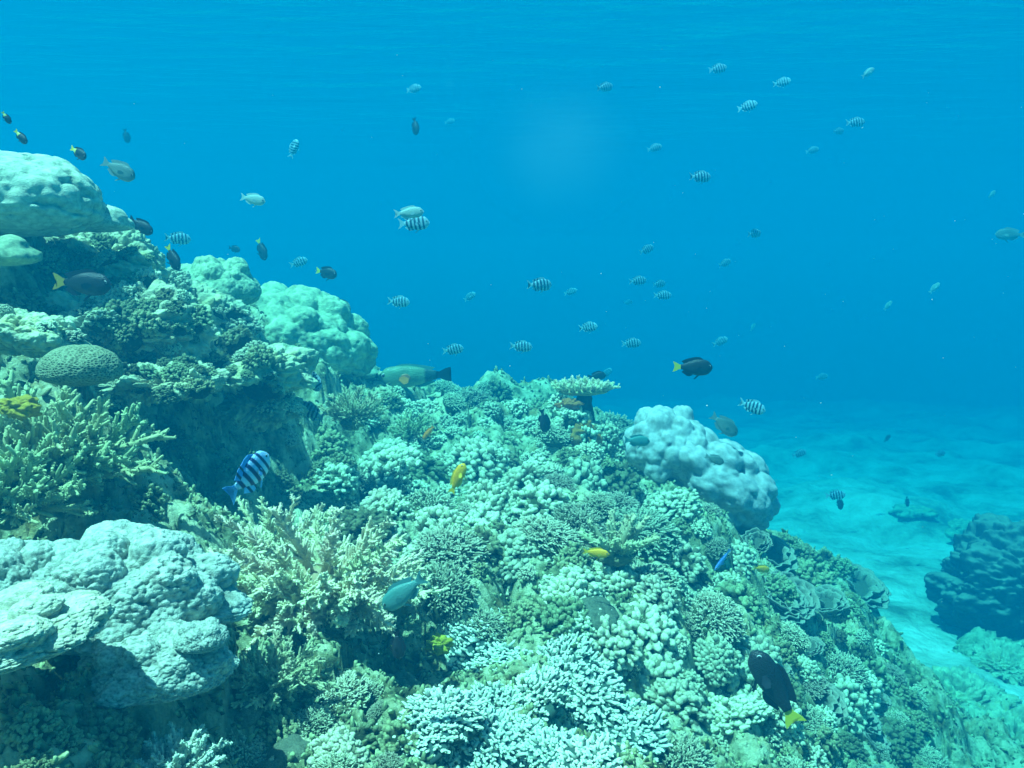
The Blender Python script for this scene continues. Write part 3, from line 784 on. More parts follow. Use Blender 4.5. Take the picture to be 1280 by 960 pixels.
def place(kind, px, py, rpx, sink=.35, squash=1.0, dd=None):
    h, nrm = hit(px, py)
    if h is None: return None
    d = proj(h)[2]
    me = PROTO[kind][int(rng.integers(len(PROTO[kind])))]
    o = link(KIND[kind][0], me)
    s = rpx / FPX * d
    up = Vector((0, 0, 1)).lerp(nrm if nrm.z > 0 else -nrm, .55).normalized()
    o.rotation_mode = 'QUATERNION'
    o.rotation_quaternion = up.to_track_quat('Z', 'Y') @ Matrix.Rotation(float(rng.uniform(0, 6.28)), 4, 'Z').to_quaternion()
    o.scale = (s * rng.uniform(.9, 1.15), s * rng.uniform(.9, 1.15), s * squash * rng.uniform(.8, 1.1))
    o.location = Vector(h) - up * s * (sink - .25)
    CLUMPS.append((kind, o, px, py, d)); return o

def inside(poly, x, y):
    c = False; n = len(poly)
    for i in range(n):
        x1, y1 = poly[i]; x2, y2 = poly[(i + 1) % n]
        if (y1 > y) != (y2 > y) and x < (x2 - x1) * (y - y1) / (y2 - y1) + x1: c = not c
    return c

ZONES = [  # polygon in the photograph, spacing, radius in its pixels, kinds
    ([(500,490),(640,485),(700,505),(790,545),(830,600),(760,610),(520,560),(450,520)], 26, 17, ['dull','cauli','thicket','cauli','cauli']),
    ([(400,560),(520,555),(770,600),(900,640),(945,760),(820,770),(600,740),(520,700),(380,640)], 35, 27, ['cauli','cauli','cauli','cauli','dull','thicket']),
    ([(520,700),(600,740),(820,770),(800,800),(640,790),(540,790)], 46, 28, ['dull','cauli','thicket','mound']),
    ([(700,745),(940,760),(950,960),(900,975),(820,960),(790,880),(740,820)], 46, 34, ['cauli','cauli','thicket','cauli']),
    ([(540,815),(640,785),(745,815),(800,890),(815,975),(500,980)], 60, 52, ['finger']),
    ([(930,655),(1010,650),(1060,720),(1090,760),(960,780)], 32, 25, ['leafy','dull','dull','leafy']),
    ([(955,790),(1090,770),(1160,860),(1170,980),(960,980)], 28, 21, ['dull','dull','thicket','leafy','cauli']),
    ([(100,310),(190,320),(230,360),(310,400),(370,480),(370,560),(300,500),(180,500),(150,440),(90,400)], 25, 17, ['dull','cauli','dull']),
    ([(0,370),(110,380),(180,440),(160,520),(60,430),(0,420)], 30, 18, ['dull','cauli']),
    ([(690,500),(730,520),(790,600),(740,610),(700,570)], 24, 12, ['dull','cauli']),
    ([(70,285),(150,300),(190,330),(60,330)], 30, 16, ['dull']),
    ([(350,560),(440,560),(440,640),(340,640)], 36, 22, ['dull','dull']),
    ([(300,860),(480,830),(540,860),(500,980),(300,980)], 44, 27, ['dull','thicket','cauli','mound']),
    ([(0,880),(120,900),(200,980),(0,980)], 50, 26, ['dull']),
    ([(180,540),(250,540),(240,640),(180,640)], 50, 20, ['dull']),
]
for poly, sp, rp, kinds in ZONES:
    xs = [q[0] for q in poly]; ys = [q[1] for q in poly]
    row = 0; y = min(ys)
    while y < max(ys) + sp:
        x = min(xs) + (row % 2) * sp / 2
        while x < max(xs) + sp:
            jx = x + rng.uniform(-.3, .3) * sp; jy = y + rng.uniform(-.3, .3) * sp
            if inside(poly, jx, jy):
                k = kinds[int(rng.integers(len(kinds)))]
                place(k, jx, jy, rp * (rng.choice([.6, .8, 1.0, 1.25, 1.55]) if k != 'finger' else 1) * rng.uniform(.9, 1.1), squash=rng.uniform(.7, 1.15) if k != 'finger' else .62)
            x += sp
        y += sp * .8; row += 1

# labels: what it looks like and where it stands by the nearest landmark, counted outwards
def where(px, py, L_):
    dx, dy = px - L_[1], py - L_[2]
    v = "above" if dy < 0 else "below"
    if abs(dx) < abs(dy) * .45: return v
    h_ = "left of" if dx < 0 else "right of"
    if abs(dy) < abs(dx) * .45: return h_
    return v.replace("above", "up").replace("below", "down") + (" to the left of" if dx < 0 else " to the right of")
ORD = ["nearest", "second", "third", "fourth", "fifth", "sixth", "seventh", "eighth", "ninth", "tenth", "eleventh", "twelfth"]
buckets = {}
for kind, o, px, py, d in CLUMPS:
    l_ = min(LAND, key=lambda q: math.hypot(px - q[1], py - q[2]))
    key = (kind, where(px, py, l_), l_[0])
    buckets.setdefault(key, []).append((math.hypot(px - l_[1], py - l_[2]), o))
GROUPS = {'thicket': 'fine branched coral thickets on the reef', 'cauli': "pale knobby corals covering the reef", 'dull': "dull green knobby corals on the reef", 'finger': "finger corals in the foreground", 'leafy': "leafy corals on the right slope", 'mound': "small rounded corals on the reef"}
for (kind, w_, l_), lst in buckets.items():
    lst.sort(key=lambda q: q[0])
    for i, (_, o) in enumerate(lst):
        nm = KIND[kind][1]
        lab = (nm + " " + w_ + " " + l_) if len(lst) == 1 else (ORD[min(i, 11)] + " " + nm + " " + w_ + " " + l_)
        tag(o, lab, "coral", GROUPS[kind])
print("clumps", len(CLUMPS))

# crumbs of broken coral lying in every gap
vs = np.zeros(len(reef.data.vertices) * 3, np.float32); reef.data.vertices.foreach_get("co", vs); vs = vs.reshape(-1, 3).astype(float)
vn = np.zeros_like(vs, dtype=np.float32); reef.data.vertices.foreach_get("normal", vn.reshape(-1)) if False else None
dv = np.hypot(vs[:, 0], vs[:, 1])
ok = np.where((dv > .9) & (dv < 7) & (np.abs(vs[:, 0] / np.maximum(vs[:, 1], .1)) < .8) & (vs[:, 1] > 0))[0]
pick = rng.choice(ok, 42000, replace=False)
g = Geo(); m = len(pick); dd = unit(rng.normal(0, 1, (m, 3)) + (0, -.2, 1.0)); sz = rng.uniform(.002, .0105, m) * (0.6 + .15 * dv[pick])
tubes(g, vs[pick] - dd * .006, dd, sz * rng.uniform(.8, 3.0, m), sz * .8, sz * .55, sides=5, rings=2, tip0=.1, tip1=1, bulge=.1)
o = link("coral_rubble", g.mesh("coral_rubble", rough=.004, rscale=120), M['knob_dull']); tag(o, "crumbs of broken coral lying between the living corals", kind="stuff")

# ------------------------------------------------------------------ fish
def simple_mat(name, col, rough=.45, spec=.4):
    m = bpy.data.materials.new(name); m.use_nodes = True; b = m.node_tree.nodes["Principled BSDF"]
    b.inputs["Base Color"].default_value = (*col, 1); b.inputs["Roughness"].default_value = rough; b.inputs["Specular IOR Level"].default_value = spec
    return m

def fish_mat(name, back, belly, bars=None, barcol=(.01, .02, .06), patch=None, patchx=None, nz=.25):
    """colour by position along the body: back and belly, dark bars, a patch of another colour"""
    m = bpy.data.materials.new(name); m.use_nodes = True
    nt = m.node_tree; N = nt.nodes; Lk = nt.links; b = N["Principled BSDF"]
    b.inputs["Roughness"].default_value = .42; b.inputs["Specular IOR Level"].default_value = .35
    tc = N.new("ShaderNodeTexCoord"); sp = N.new("ShaderNodeSeparateXYZ"); Lk.new(tc.outputs["Object"], sp.inputs[0])
    mr = N.new("ShaderNodeMapRange"); mr.inputs[1].default_value = -.12; mr.inputs[2].default_value = .12
    Lk.new(sp.outputs[2], mr.inputs[0])
    mx = N.new("ShaderNodeMix"); mx.data_type = 'RGBA'; mx.inputs[6].default_value = (*belly, 1); mx.inputs[7].default_value = (*back, 1)
    Lk.new(mr.outputs[0], mx.inputs[0]); last = mx.outputs[2]
    if patch:
        cr = N.new("ShaderNodeValToRGB"); cr.color_ramp.interpolation = 'EASE'; e = cr.color_ramp.elements
        a, c = patchx
        e[0].position = max(0, a - .04); e[0].color = (0, 0, 0, 1); e[1].position = a; e[1].color = (1, 1, 1, 1)
        if c < 1:
            x = e.new(c); x.color = (1, 1, 1, 1); x = e.new(min(1, c + .05)); x.color = (0, 0, 0, 1)
        sh = N.new("ShaderNodeMath"); sh.operation = 'ADD'; sh.inputs[1].default_value = .5
        Lk.new(sp.outputs[0], sh.inputs[0]); Lk.new(sh.outputs[0], cr.inputs[0])
        m2 = N.new("ShaderNodeMix"); m2.data_type = 'RGBA'; m2.inputs[7].default_value = (*patch, 1)
        Lk.new(cr.outputs[0], m2.inputs[0]); Lk.new(last, m2.inputs[6]); last = m2.outputs[2]
    if bars:
        # bars lean forward a little towards the belly
        ad = N.new("ShaderNodeMath"); ad.operation = 'MULTIPLY_ADD'; ad.inputs[1].default_value = .12
        Lk.new(sp.outputs[2], ad.inputs[0]); Lk.new(sp.outputs[0], ad.inputs[2])
        sh = N.new("ShaderNodeMath"); sh.operation = 'ADD'; sh.inputs[1].default_value = .5; Lk.new(ad.outputs[0], sh.inputs[0])
        cr = N.new("ShaderNodeValToRGB"); cr.color_ramp.interpolation = 'LINEAR'; e = cr.color_ramp.elements
        e[0].position = 0; e[0].color = (0, 0, 0, 1); e[1].position = 1; e[1].color = (0, 0, 0, 1)
        for (a, w) in bars:
            for q, v in ((a - w / 2 - .008, 0), (a - w / 2 + .008, 1), (a + w / 2 - .008, 1), (a + w / 2 + .008, 0)):
                x = e.new(q); x.color = (v, v, v, 1)
        Lk.new(sh.outputs[0], cr.inputs[0])
        m3 = N.new("ShaderNodeMix"); m3.data_type = 'RGBA'; m3.inputs[7].default_value = (*barcol, 1)
        Lk.new(cr.outputs[0], m3.inputs[0]); Lk.new(last, m3.inputs[6]); last = m3.outputs[2]
    n1 = N.new("ShaderNodeTexNoise"); n1.inputs["Scale"].default_value = 9; Lk.new(tc.outputs["Object"], n1.inputs["Vector"])
    hs = N.new("ShaderNodeHueSaturation"); r2 = N.new("ShaderNodeMapRange"); r2.inputs[3].default_value = 1 - nz; r2.inputs[4].default_value = 1 + nz
    Lk.new(n1.outputs["Fac"], r2.inputs[0]); Lk.new(r2.outputs[0], hs.inputs["Value"]); Lk.new(last, hs.inputs["Color"])
    Lk.new(hs.outputs[0], b.inputs["Base Color"])
    vo = N.new("ShaderNodeTexVoronoi"); vo.inputs["Scale"].default_value = 55; Lk.new(tc.outputs["Object"], vo.inputs["Vector"])
    bp = N.new("ShaderNodeBump"); bp.inputs["Strength"].default_value = .25; bp.inputs["Distance"].default_value = .01
    Lk.new(vo.outputs[0], bp.inputs["Height"]); Lk.new(bp.outputs[0], b.inputs["Normal"])
    return m

def fin_mesh(name, pts_, y=0.0, th=.007, bendy=0.0):
    """thin webbed fin: outline in the x-z plane, thicker at the root, slightly cupped"""
    bm = bmesh.new()
    n = len(pts_); x0 = pts_[0]
    def yy(x, z): return y + bendy * ((x - x0[0]) ** 2 + (z - x0[1]) ** 2)
    A = [bm.verts.new((x, yy(x, z) - th / 2, z)) for x, z in pts_]
    B = [bm.verts.new((x, yy(x, z) + th / 2, z)) for x, z in pts_]
    f1 = bm.faces.new(A); f2 = bm.faces.new(B[::-1])
    for i in range(n): bm.faces.new((A[(i + 1) % n], A[i], B[i], B[(i + 1) % n]))
    bmesh.ops.triangulate(bm, faces=[f1, f2])
    bmesh.ops.recalc_face_normals(bm, faces=bm.faces[:])
    me = bpy.data.meshes.new(name); bm.to_mesh(me); bm.free(); return me

def fish_body(name, H, Wd, tailx=-.30, nose=.5, belly=.5, snout=.55, ped=.055, curve=0.0):
    """lofted body from snout (+x) to tail root; H half height, Wd half width"""
    n, m = 30, 20; t = np.linspace(0, 1, n)
    x = nose + (tailx - nose) * t
    prof = np.power(np.sin(np.pi * np.power(t, snout) * .5 + 0), .85) * (t < .0) if False else None
    s = np.power(np.clip(t / .42, 0, 1), .58); up = np.sin(s * np.pi / 2)
    e = np.clip((t - .42) / .58, 0, 1); dn = np.cos(e * np.pi / 2) ** 1.25
    pr = np.where(t < .42, up, dn) * (H - ped) + ped * np.clip(t / .15, 0, 1)
    pw = np.where(t < .36, np.sin(np.power(np.clip(t / .36, 0, 1), .6) * np.pi / 2), np.cos(np.clip((t - .36) / .64, 0, 1) * np.pi / 2) ** .9) * (Wd - .014) + .014 * np.clip(t / .1, 0, 1)
    g = Geo(); V = []
    for i in range(n):
        for j in range(m):
            a = 2 * math.pi * j / m
            V.append((x[i], pw[i] * math.copysign(abs(math.sin(a)) ** .9, math.sin(a)) + curve * (x[i] - .1) ** 2 * (x[i] < .1), pr[i] * math.cos(a) * (1 if math.cos(a) > 0 else belly * 2) ))
    V = np.array(V)
    Qs = [(i*m+j, i*m+(j+1) % m, (i+1)*m+(j+1) % m, (i+1)*m+j) for i in range(n-1) for j in range(m)]
    V = np.vstack([V, [[nose + .004, 0, 0], [tailx - .004, 0, 0]]])
    T = [(n*m, (j+1) % m, j) for j in range(m)] + [(n*m+1, (n-1)*m+j, (n-1)*m+(j+1) % m) for j in range(m)]
    return mesh_of(name, V, np.array(Qs), np.array(T))

eye_w = simple_mat("fish_eye", (.02, .02, .02), .15, .6)
eye_ring = simple_mat("fish_eye_ring", (.45, .48, .45), .3, .5)

def make_fish(name, H, Wd, body_m, fin_m, tail_m, fork=.12, tailh=.2, dors=.11, anal=.09, peds=.055, soft=None, curve=0.0):
    root = empty(name)
    link("body", fish_body("body", H, Wd, ped=peds, curve=curve), body_m, root)
    tx = -.28
    cy_ = curve * (tx - .1) ** 2
    link("tail_fin", fin_mesh("tail_fin", [(tx, peds * .9), (tx - .06, tailh * .45), (tx - .15, tailh * .85), (tx - .22, tailh), (tx - .22 + fork * .45, tailh * .45), (tx - .22 + fork, 0), (tx - .22 + fork * .45, -tailh * .45), (tx - .22, -tailh), (tx - .15, -tailh * .85), (tx - .06, -tailh * .45), (tx, -peds * .9)], y=cy_), tail_m, root)
    def top(x):
        t = (.5 - x) / .8; return (math.sin(min(t / .42, 1) ** .58 * math.pi / 2) if t < .42 else math.cos((t - .42) / .58 * math.pi / 2) ** 1.25) * (H - peds) + peds
    xs = [.24, .16, .06, -.04, -.13, -.21]
    dr = [(x, top(x) - .02) for x in xs[::-1]] + [(x, top(x) + dors * k) for x, k in zip(xs, (.15, .6, .72, .75, 1.0, 1.05))] + [(-.29, top(-.24) + dors * .75)]
    link("dorsal_fin", fin_mesh("dorsal_fin", dr), soft or fin_m, root)
    xa = [.0, -.07, -.14, -.21]
    an = [(x, -top(x) + .02) for x in xa[::-1]] + [(x, -top(x) - anal * k) for x, k in zip(xa, (.25, .9, 1.15, .95))] + [(-.28, -top(-.24) - anal * .6)]
    link("anal_fin", fin_mesh("anal_fin", an), soft or fin_m, root)
    link("pelvic_fin", fin_mesh("pelvic_fin", [(.2, -H + .03), (.12, -H + .01), (.03, -H - .09), (.06, -H - .1)]), fin_m, root)
    for sgn in (1, -1):
        pf = link("pectoral_fin", fin_mesh("pectoral_fin", [(0, .02), (-.08, .055), (-.15, .04), (-.15, -.02), (-.09, -.055), (0, -.02)], th=.004, bendy=.8 * sgn), fin_m, root)
        pf.location = (.2, sgn * Wd * .93, -.02); pf.rotation_euler = (0, R(-15), R(-sgn * 18))
        Vi, Ti = ico(2)
        ey = link("eye", mesh_of("eye", Vi * (.026, .012, .026), None, Ti), eye_w, root); ey.location = (.405, sgn * Wd * .66, H * .20)
        rg = link("eye_ring", mesh_of("eye_ring", Vi * (.034, .010, .034), None, Ti), eye_ring, ey); rg.location = (0, -sgn * .003, 0)
    return root

bars5 = [(.29, .06), (.42, .066), (.55, .068), (.68, .066), (.81, .055)]
m_serg = fish_mat("sergeant_skin", (.28, .45, .55), (.55, .66, .70), bars=bars5, nz=.1)
m_sfin = fish_mat("sergeant_fin", (.40, .55, .62), (.45, .60, .66), bars=[(.33, .05), (.45, .04)], nz=.1)
m_black = fish_mat("dark_skin", (.012, .014, .018), (.025, .026, .03))
m_bfin = simple_mat("dark_fin", (.012, .014, .02)); m_ytail = simple_mat("yellow_tail", (.75, .62, .03))
m_yel = fish_mat("yellow_skin", (.95, .42, .005), (1.0, .52, .01), nz=.1); m_yfin = simple_mat("yellow_fin", (.85, .55, .02))
m_teal = fish_mat("teal_skin", (.06, .22, .20), (.16, .36, .34), nz=.12); m_tfin = simple_mat("teal_fin", (.10, .28, .28))
m_grey = fish_mat("grey_skin", (.07, .12, .11), (.24, .30, .27), nz=.15); m_gfin = simple_mat("grey_fin", (.22, .28, .27))
m_pale = fish_mat("pale_skin", (.28, .38, .36), (.55, .60, .55), nz=.12); m_pfin = simple_mat("pale_fin", (.5, .6, .58))
m_parrot = fish_mat("parrotfish_skin", (.12, .22, .12), (.24, .34, .20), patch=(.03, .07, .07), patchx=(.02, .33), nz=.5)
m_wrasse = fish_mat("wrasse_skin", (.02, .10, .50), (.25, .55, .85), nz=.1)
m_orange = fish_mat("orange_skin", (.85, .25, .02), (.9, .35, .05), nz=.1)
m_bi = fish_mat("bicolour_skin", (.012, .014, .018), (.025, .026, .03), patch=(.75, .70, .15), patchx=(.06, .34))

m_blue = fish_mat("blue_sergeant_skin", (.30, .52, .82), (.68, .82, .92), bars=bars5, barcol=(.01, .015, .10), nz=.1)
m_bluefin = fish_mat("blue_sergeant_fin", (.10, .32, .75), (.30, .55, .85), bars=[(.33, .05), (.45, .04)], nz=.1)
SP = {
    'blue': make_fish("striped_fish", .235, .075, m_blue, m_bluefin, m_bluefin, fork=.16, tailh=.19, dors=.12, anal=.11, curve=.5),
    'dull': make_fish("dark_fish", .19, .08, m_black, m_bfin, simple_mat("ochre_tail", (.42, .28, .03)), fork=.07, tailh=.14, dors=.08, anal=.08, curve=.3),
    'long': make_fish("dark_fish", .165, .08, m_black, m_bfin, m_ytail, fork=.07, tailh=.13, dors=.08, anal=.08, curve=.35),
    'serg': make_fish("striped_fish", .215, .075, m_serg, m_sfin, m_sfin, fork=.15, tailh=.17, dors=.10, anal=.09),
    'dark': make_fish("dark_fish", .205, .085, m_black, m_bfin, m_ytail, fork=.07, tailh=.13, dors=.09, anal=.09),
    'black': make_fish("black_fish", .21, .085, m_black, m_bfin, m_bfin, fork=.07, tailh=.13, dors=.09, anal=.09),
    'bi': make_fish("two_tone_fish", .21, .085, m_bi, m_bfin, m_ytail, fork=.07, tailh=.12, dors=.08, anal=.08),
    'yel': make_fish("yellow_fish", .165, .07, m_yel, m_yfin, m_yfin, fork=.09, tailh=.11, dors=.07, anal=.06),
    'teal': make_fish("teal_fish", .19, .08, m_teal, m_tfin, m_tfin, fork=.13, tailh=.15, dors=.09, anal=.08),
    'grey': make_fish("grey_fish", .21, .08, m_grey, m_gfin, m_gfin, fork=.10, tailh=.14, dors=.09, anal=.08),
    'pale': make_fish("pale_fish", .18, .07, m_pale, m_pfin, m_pfin, fork=.12, tailh=.14, dors=.08, anal=.07),
    'parrot': make_fish("parrotfish", .15, .085, m_parrot, m_tfin, m_bfin, fork=.03, tailh=.10, dors=.04, anal=.04, peds=.06),
    'wrasse': make_fish("wrasse", .085, .045, m_wrasse, m_wrasse, m_wrasse, fork=.02, tailh=.07, dors=.03, anal=.03, peds=.035),
    'orange': make_fish("orange_fish", .12, .06, m_orange, m_orange, m_orange, fork=.08, tailh=.10, dors=.06, anal=.05),
}
for ch in SP['parrot'].children:
    if ch.name.startswith('pectoral'): ch.data.materials.clear(); ch.data.materials.append(m_orange)
# orange cheek patch of the parrotfish is a mesh of its own on both flanks
for sgn in (1, -1):
    Vi, Ti = ico(3)
    pa = link("flank_patch", mesh_of("flank_patch", Vi * (.075, .008, .05) * (1 + .3 * vnoise(Vi * 2, 4))[:, None], None, Ti), simple_mat("flank_orange", (.45, .18, .06)), SP['parrot'])
    pa.location = (.12, sgn * .0795, -.01)

FG = {'dull': 'dark fish with yellow tails', 'blue': 'striped fish swimming over the reef', 'long': 'dark fish with yellow tails', 'serg': "striped fish swimming over the reef", 'dark': "dark fish with yellow tails", 'black': "small dark fish", 'bi': "small dark fish with yellow backs by the dome", 'yel': "yellow fish over the reef",
      'teal': "teal fish", 'grey': "grey fish", 'pale': "pale fish"}
REAL = {'dull': .17, 'blue': .15, 'long': .2, 'serg': .17, 'dark': .15, 'black': .12, 'bi': .08, 'yel': .085, 'teal': .14, 'grey': .18, 'pale': .13, 'parrot': .42, 'wrasse': .10, 'orange': .08}
used = set()
def copy_tree(o, parent=None):
    c = o.copy(); COL.objects.link(c); c.parent = parent
    for ch in [q for q in o.children]: copy_tree(ch, c)
    return c
ALL = []
def fish(k, px, py, lpx, a=0, label=None, left=False, yaw=0, d=None, mode=1):
    """lpx: length in photo pixels; a: head up angle in degrees; yaw: turned away from the side view"""
    proto = SP[k]
    if k in used: o = copy_tree(proto)
    else: o = proto; used.add(k)
    size = REAL[k]
    if yaw == 0 and lpx < 35: yaw = float(rng.uniform(-28, 28))
    if d is None: d = size * FPX / lpx * max(.45, math.cos(R(yaw)))
    else: size = lpx * d / FPX / max(.45, math.cos(R(yaw)))
    o.location = P(px, py, d); o.scale = (size,) * 3
    o.rotation_euler = (0, R(-a), R((180 if left else 0) + yaw))
    tag(o, label, "fish", FG.get(k)); return o

F = fish
# large and near ones
F('blue', 313, 594, 36, 34, "large striped fish turned half away in front of the dark cave", yaw=62, d=1.5)
F('serg', 391, 474, 34, -60, "striped fish diving beside the tan bushy coral", d=3.2)
F('serg', 390, 515, 38, 20, "shadowy striped fish below the diving one left of the tan bushy coral", left=True, yaw=-30, d=3.15)
F('serg', 940, 508, 31, -18, "bold striped fish above and right of the mauve coral boulder")
F('serg', 925, 571, 26, 25, "striped fish slipping behind the right edge of the mauve boulder", left=True, d=4.4)
F('serg', 999, 567, 20, 15, "dusky striped fish over the sand right of the mauve boulder")
F('serg', 1044, 619, 25, 5, "dusky striped fish over the sand with a dark fish beneath it")
F('serg', 1027, 471, 17, 8, "faint striped fish low over the far sand on the right")
F('serg', 1175, 567, 17, 0, "faint striped fish over the sand near the far right mounds")
F('serg', 674, 356, 32, 0, "crisp striped fish in open water above the middle of the reef")
F('serg', 651, 433, 29, -4, "dark barred fish in open water above the rubble crest", mode=2)
F('serg', 566, 437, 27, 8, "striped fish just right of and above the parrotfish tail")
F('serg', 587, 371, 17, 30, "small faint striped fish left of the crisp one, head up")
F('serg', 498, 377, 29, -4, "striped fish in open water above the parrotfish")
F('serg', 517, 279, 40, 2, "lower striped fish of the overlapping pair in mid water")
F('pale', 511, 266, 38, 4, "pale green fish, upper of the overlapping pair")
F('serg', 373, 328, 24, 18, "striped fish above the green lobed mound")
F('serg', 222, 298, 30, -4, "striped fish over the left skyline between two dark fish")
F('serg', 367, 186, 24, 65, "faint striped fish rising steeply at upper left")
F('serg', 517, 111, 20, 5, "faint striped fish above the dark upright one near the surface")
F('serg', 562, 152, 14, 10, "tiny faint striped fish right of the dark upright one near the surface")
F('serg', 713, 365, 17, 18, "small striped fish right of the crisp one in mid water")
F('serg', 735, 409, 23, 8, "striped fish in mid water above the table coral")
F('serg', 789, 429, 25, 3, "striped fish right of and above the table coral")
F('serg', 758, 467, 18, 45, "small faint striped fish rising off the right end of the table coral")
F('serg', 797, 351, 23, 5, "left striped fish of the tight trio in mid water")
F('serg', 824, 355, 18, 5, "small upper right striped fish of the tight trio")
F('serg', 828, 369, 23, 0, "lower right striped fish of the tight trio")
F('serg', 785, 378, 13, 5, "very faint tiny striped fish under the trio's left fish")
F('serg', 808, 312, 20, 22, "faint striped fish above the tight trio")
F('serg', 906, 329, 18, 22, "striped fish below and left of the bright one at centre right")
F('serg', 943, 292, 20, 5, "bright striped fish alone at centre right")
F('serg', 875, 221, 29, 0, "bold striped fish in the open water at upper right")
F('serg', 818, 185, 20, 15, "faint striped fish left of and above the bold upper right one")
F('serg', 756, 109, 22, 12, "striped fish near the surface right of centre")
F('serg', 897, 86, 24, 10, "topmost striped fish near the surface at right")
F('serg', 934, 133, 23, 12, "striped fish below the topmost one at right")
F('serg', 977, 103, 20, 6, "striped fish right of the topmost one")
F('serg', 1069, 153, 25, 3, "dusky striped fish near the surface at far right, above a faint one")
F('serg', 1048, 164, 17, 5, "faint striped fish touching the dusky one at far right")
F('serg', 1015, 188, 18, 15, "very faint striped fish left of the far right pair")
F('pale', 1085, 91, 20, 35, "small pale fish rising near the surface at far right")
F('serg', 900, 427, 20, 25, "striped fish above the black yellow tailed fish at right")
F('grey', 1263, 293, 30, 4, "dusky hazy fish at the right edge", left=True, d=6.5)
F('pale', 1168, 360, 15, 50, "tiny pale fish rising at far right")
F('pale', 1110, 382, 15, 50, "tiny faint pale fish left of the other rising pale one")
F('pale', 1240, 243, 14, 35, "tiny faint pale fish near the right edge")
F('pale', 941, 409, 11, 60, "tiny pale fish above the black yellow tailed fish")
F('pale', 660, 487, 17, 0, "faint pale fish just over the rubble crest")
F('pale', 316, 249, 34, -12, "pale silvery fish alone at upper left")
F('grey', 148, 212, 46, -28, "big grey green fish swimming down beside the upper left dome", d=2.9)
F('bi', 98, 191, 27, -30, "small dark fish with bright yellow tail right of the dome top", d=2.6)
F('bi', 26, 171, 22, -50, "small dark and yellow fish grazing the top of the dome", d=2.5)
F('bi', 8, 147, 15, -60, "small dark fish at the left edge above the dome", d=2.5)
F('black', 158, 170, 17, -80, "tiny dark fish hanging head down above the grey green one")
F('black', 519, 158, 20, -82, "dark fish hanging head down near the surface")
F('black', 293, 311, 17, -12, "small dark fish over the skyline, left of the upright one")
F('dark', 327, 312, 27, -68, "dark fish diving head down above the green mound")
F('dark', 408, 341, 30, -12, "dark fish with dull yellow tail above the green lobed mound")
F('black', 176, 282, 34, -35, "dark fish tucked against the reef under the small pale lobe", d=3.0)
F('dark', 216, 322, 34, -65, "dark fish diving onto the left skyline", d=3.2)
F('dull', 102, 354, 76, -4, "broad black fish with orange yellow tail in the shade at left", d=2.2)
F('dark', 866, 459, 50, -2, "black fish with yellow tail in open water above the mauve boulder")
F('black', 746, 470, 24, 5, "dark fish half hidden behind the table coral", d=5.2)
F('grey', 905, 531, 42, -38, "grey fish diving over the mauve coral boulder", d=3.9)
F('grey', 893, 574, 24, -20, "small grey fish against the mauve coral boulder", d=3.55)
F('black', 680, 526, 30, -78, "upright black fish head down in front of the rock pillar", d=3.5)
F('black', 1050, 629, 17, -80, "dark fish head down beneath the striped one over the sand")
F('black', 1134, 627, 13, -80, "tiny dark upright fish over the sand at right")
F('black', 1109, 548, 12, 40, "tiny hazy dark fish over the far sand")
F('long', 968, 858, 100, 58, "big black fish with yellow tail low on the right", left=True, d=1.9, yaw=-15)
F('black', 497, 806, 38, -84, "dark green black fish head down under the large cream bush", d=1.6)
F('teal', 505, 740, 68, -38, "large teal fish in front of the cream bush", left=True, d=1.4)
F('parrot', 518, 470, 92, -3, "parrotfish with an orange flank patch resting over the reef crest", left=True, d=4.6)
F('yel', 572, 598, 42, 66, "upright yellow fish over the pale knobby corals", d=2.2)
F('yel', 745, 691, 33, -5, "yellow fish beside the spiky star coral", d=2.1)
F('yel', 952, 711, 24, -15, "small yellow fish over the leafy right slope", d=3.1)
F('orange', 535, 541, 22, -50, "tiny orange fish nosing down on the reef behind the crest", left=True, d=3.6)
F('wrasse', 903, 700, 30, -45, "slim blue striped fish slanting at the edge of the knobby coral", left=True, d=2.5)
F('teal', 796, 551, 34, -5, "small hazy blue green fish at the left side of the mauve boulder", d=3.6)
print("fish", len([o for o in bpy.data.objects if o.get('category') == 'fish']))

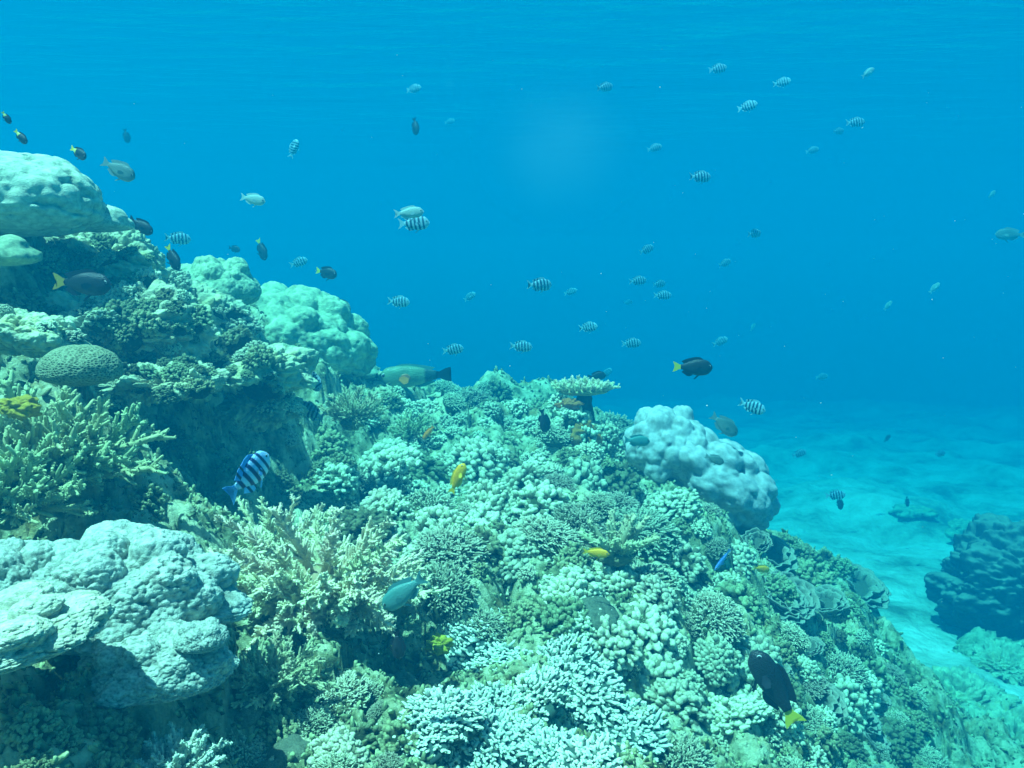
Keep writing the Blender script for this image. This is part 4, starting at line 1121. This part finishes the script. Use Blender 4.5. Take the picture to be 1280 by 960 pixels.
# ------------------------------------------------------------------ fine matter drifting in the water
g = Geo(); Vi, Ti = ico(1)
for q in range(260):
    d = rng.uniform(1.2, 7); c = P(rng.uniform(-60, 1340), rng.uniform(0, 900), d)
    hh = BV.ray_cast(Vector((0, 0, 0)), Vector(unit(c)))
    if hh[0] is not None and hh[0].length < np.linalg.norm(c): continue
    g.add(Vi * rng.uniform(.0004, .0010) * (1 + .3 * d) * (1, 1, rng.uniform(.5, 1)) + c, None, Ti)
o = link("drifting_particles", g.mesh("drifting_particles"), simple_mat("particle", (.55, .6, .55), .9, .1)); tag(o, "pale specks drifting in the open water", kind="stuff")

# scattering volume added to give the soft glow in the open water
Vi, Ti = ico(4)
o = link("glow_volume", mesh_of("glow_volume", Vi, None, Ti)); o.location = P(700, 185, 6.5); o.scale = (.75, .8, .70)
cm = bpy.data.materials.new("glow_volume"); cm.use_nodes = True; nt = cm.node_tree; nt.nodes.clear(); N = nt.nodes; Lk = nt.links
out = N.new("ShaderNodeOutputMaterial"); pv = N.new("ShaderNodeVolumePrincipled"); pv.inputs["Color"].default_value = (.75, .9, .95, 1); pv.inputs["Anisotropy"].default_value = 0
tc = N.new("ShaderNodeTexCoord"); ln = N.new("ShaderNodeVectorMath"); ln.operation = 'LENGTH'; Lk.new(tc.outputs["Object"], ln.inputs[0])
mr = N.new("ShaderNodeMapRange"); mr.interpolation_type = 'SMOOTHERSTEP'; mr.inputs[1].default_value = 0; mr.inputs[2].default_value = 1; mr.inputs[3].default_value = 0.24; mr.inputs[4].default_value = 0
Lk.new(ln.outputs["Value"], mr.inputs[0]); nz = N.new('ShaderNodeTexNoise'); nz.inputs['Scale'].default_value = 2.2; Lk.new(tc.outputs['Object'], nz.inputs['Vector']); mm = N.new('ShaderNodeMath'); mm.operation = 'MULTIPLY'; Lk.new(mr.outputs[0], mm.inputs[0]); Lk.new(nz.outputs['Fac'], mm.inputs[1]); Lk.new(mm.outputs[0], pv.inputs["Density"]); Lk.new(pv.outputs[0], out.inputs["Volume"])
o.data.materials.append(cm); tag(o, "faint pale glow in the open water at upper centre, added as a volume", kind="stuff")
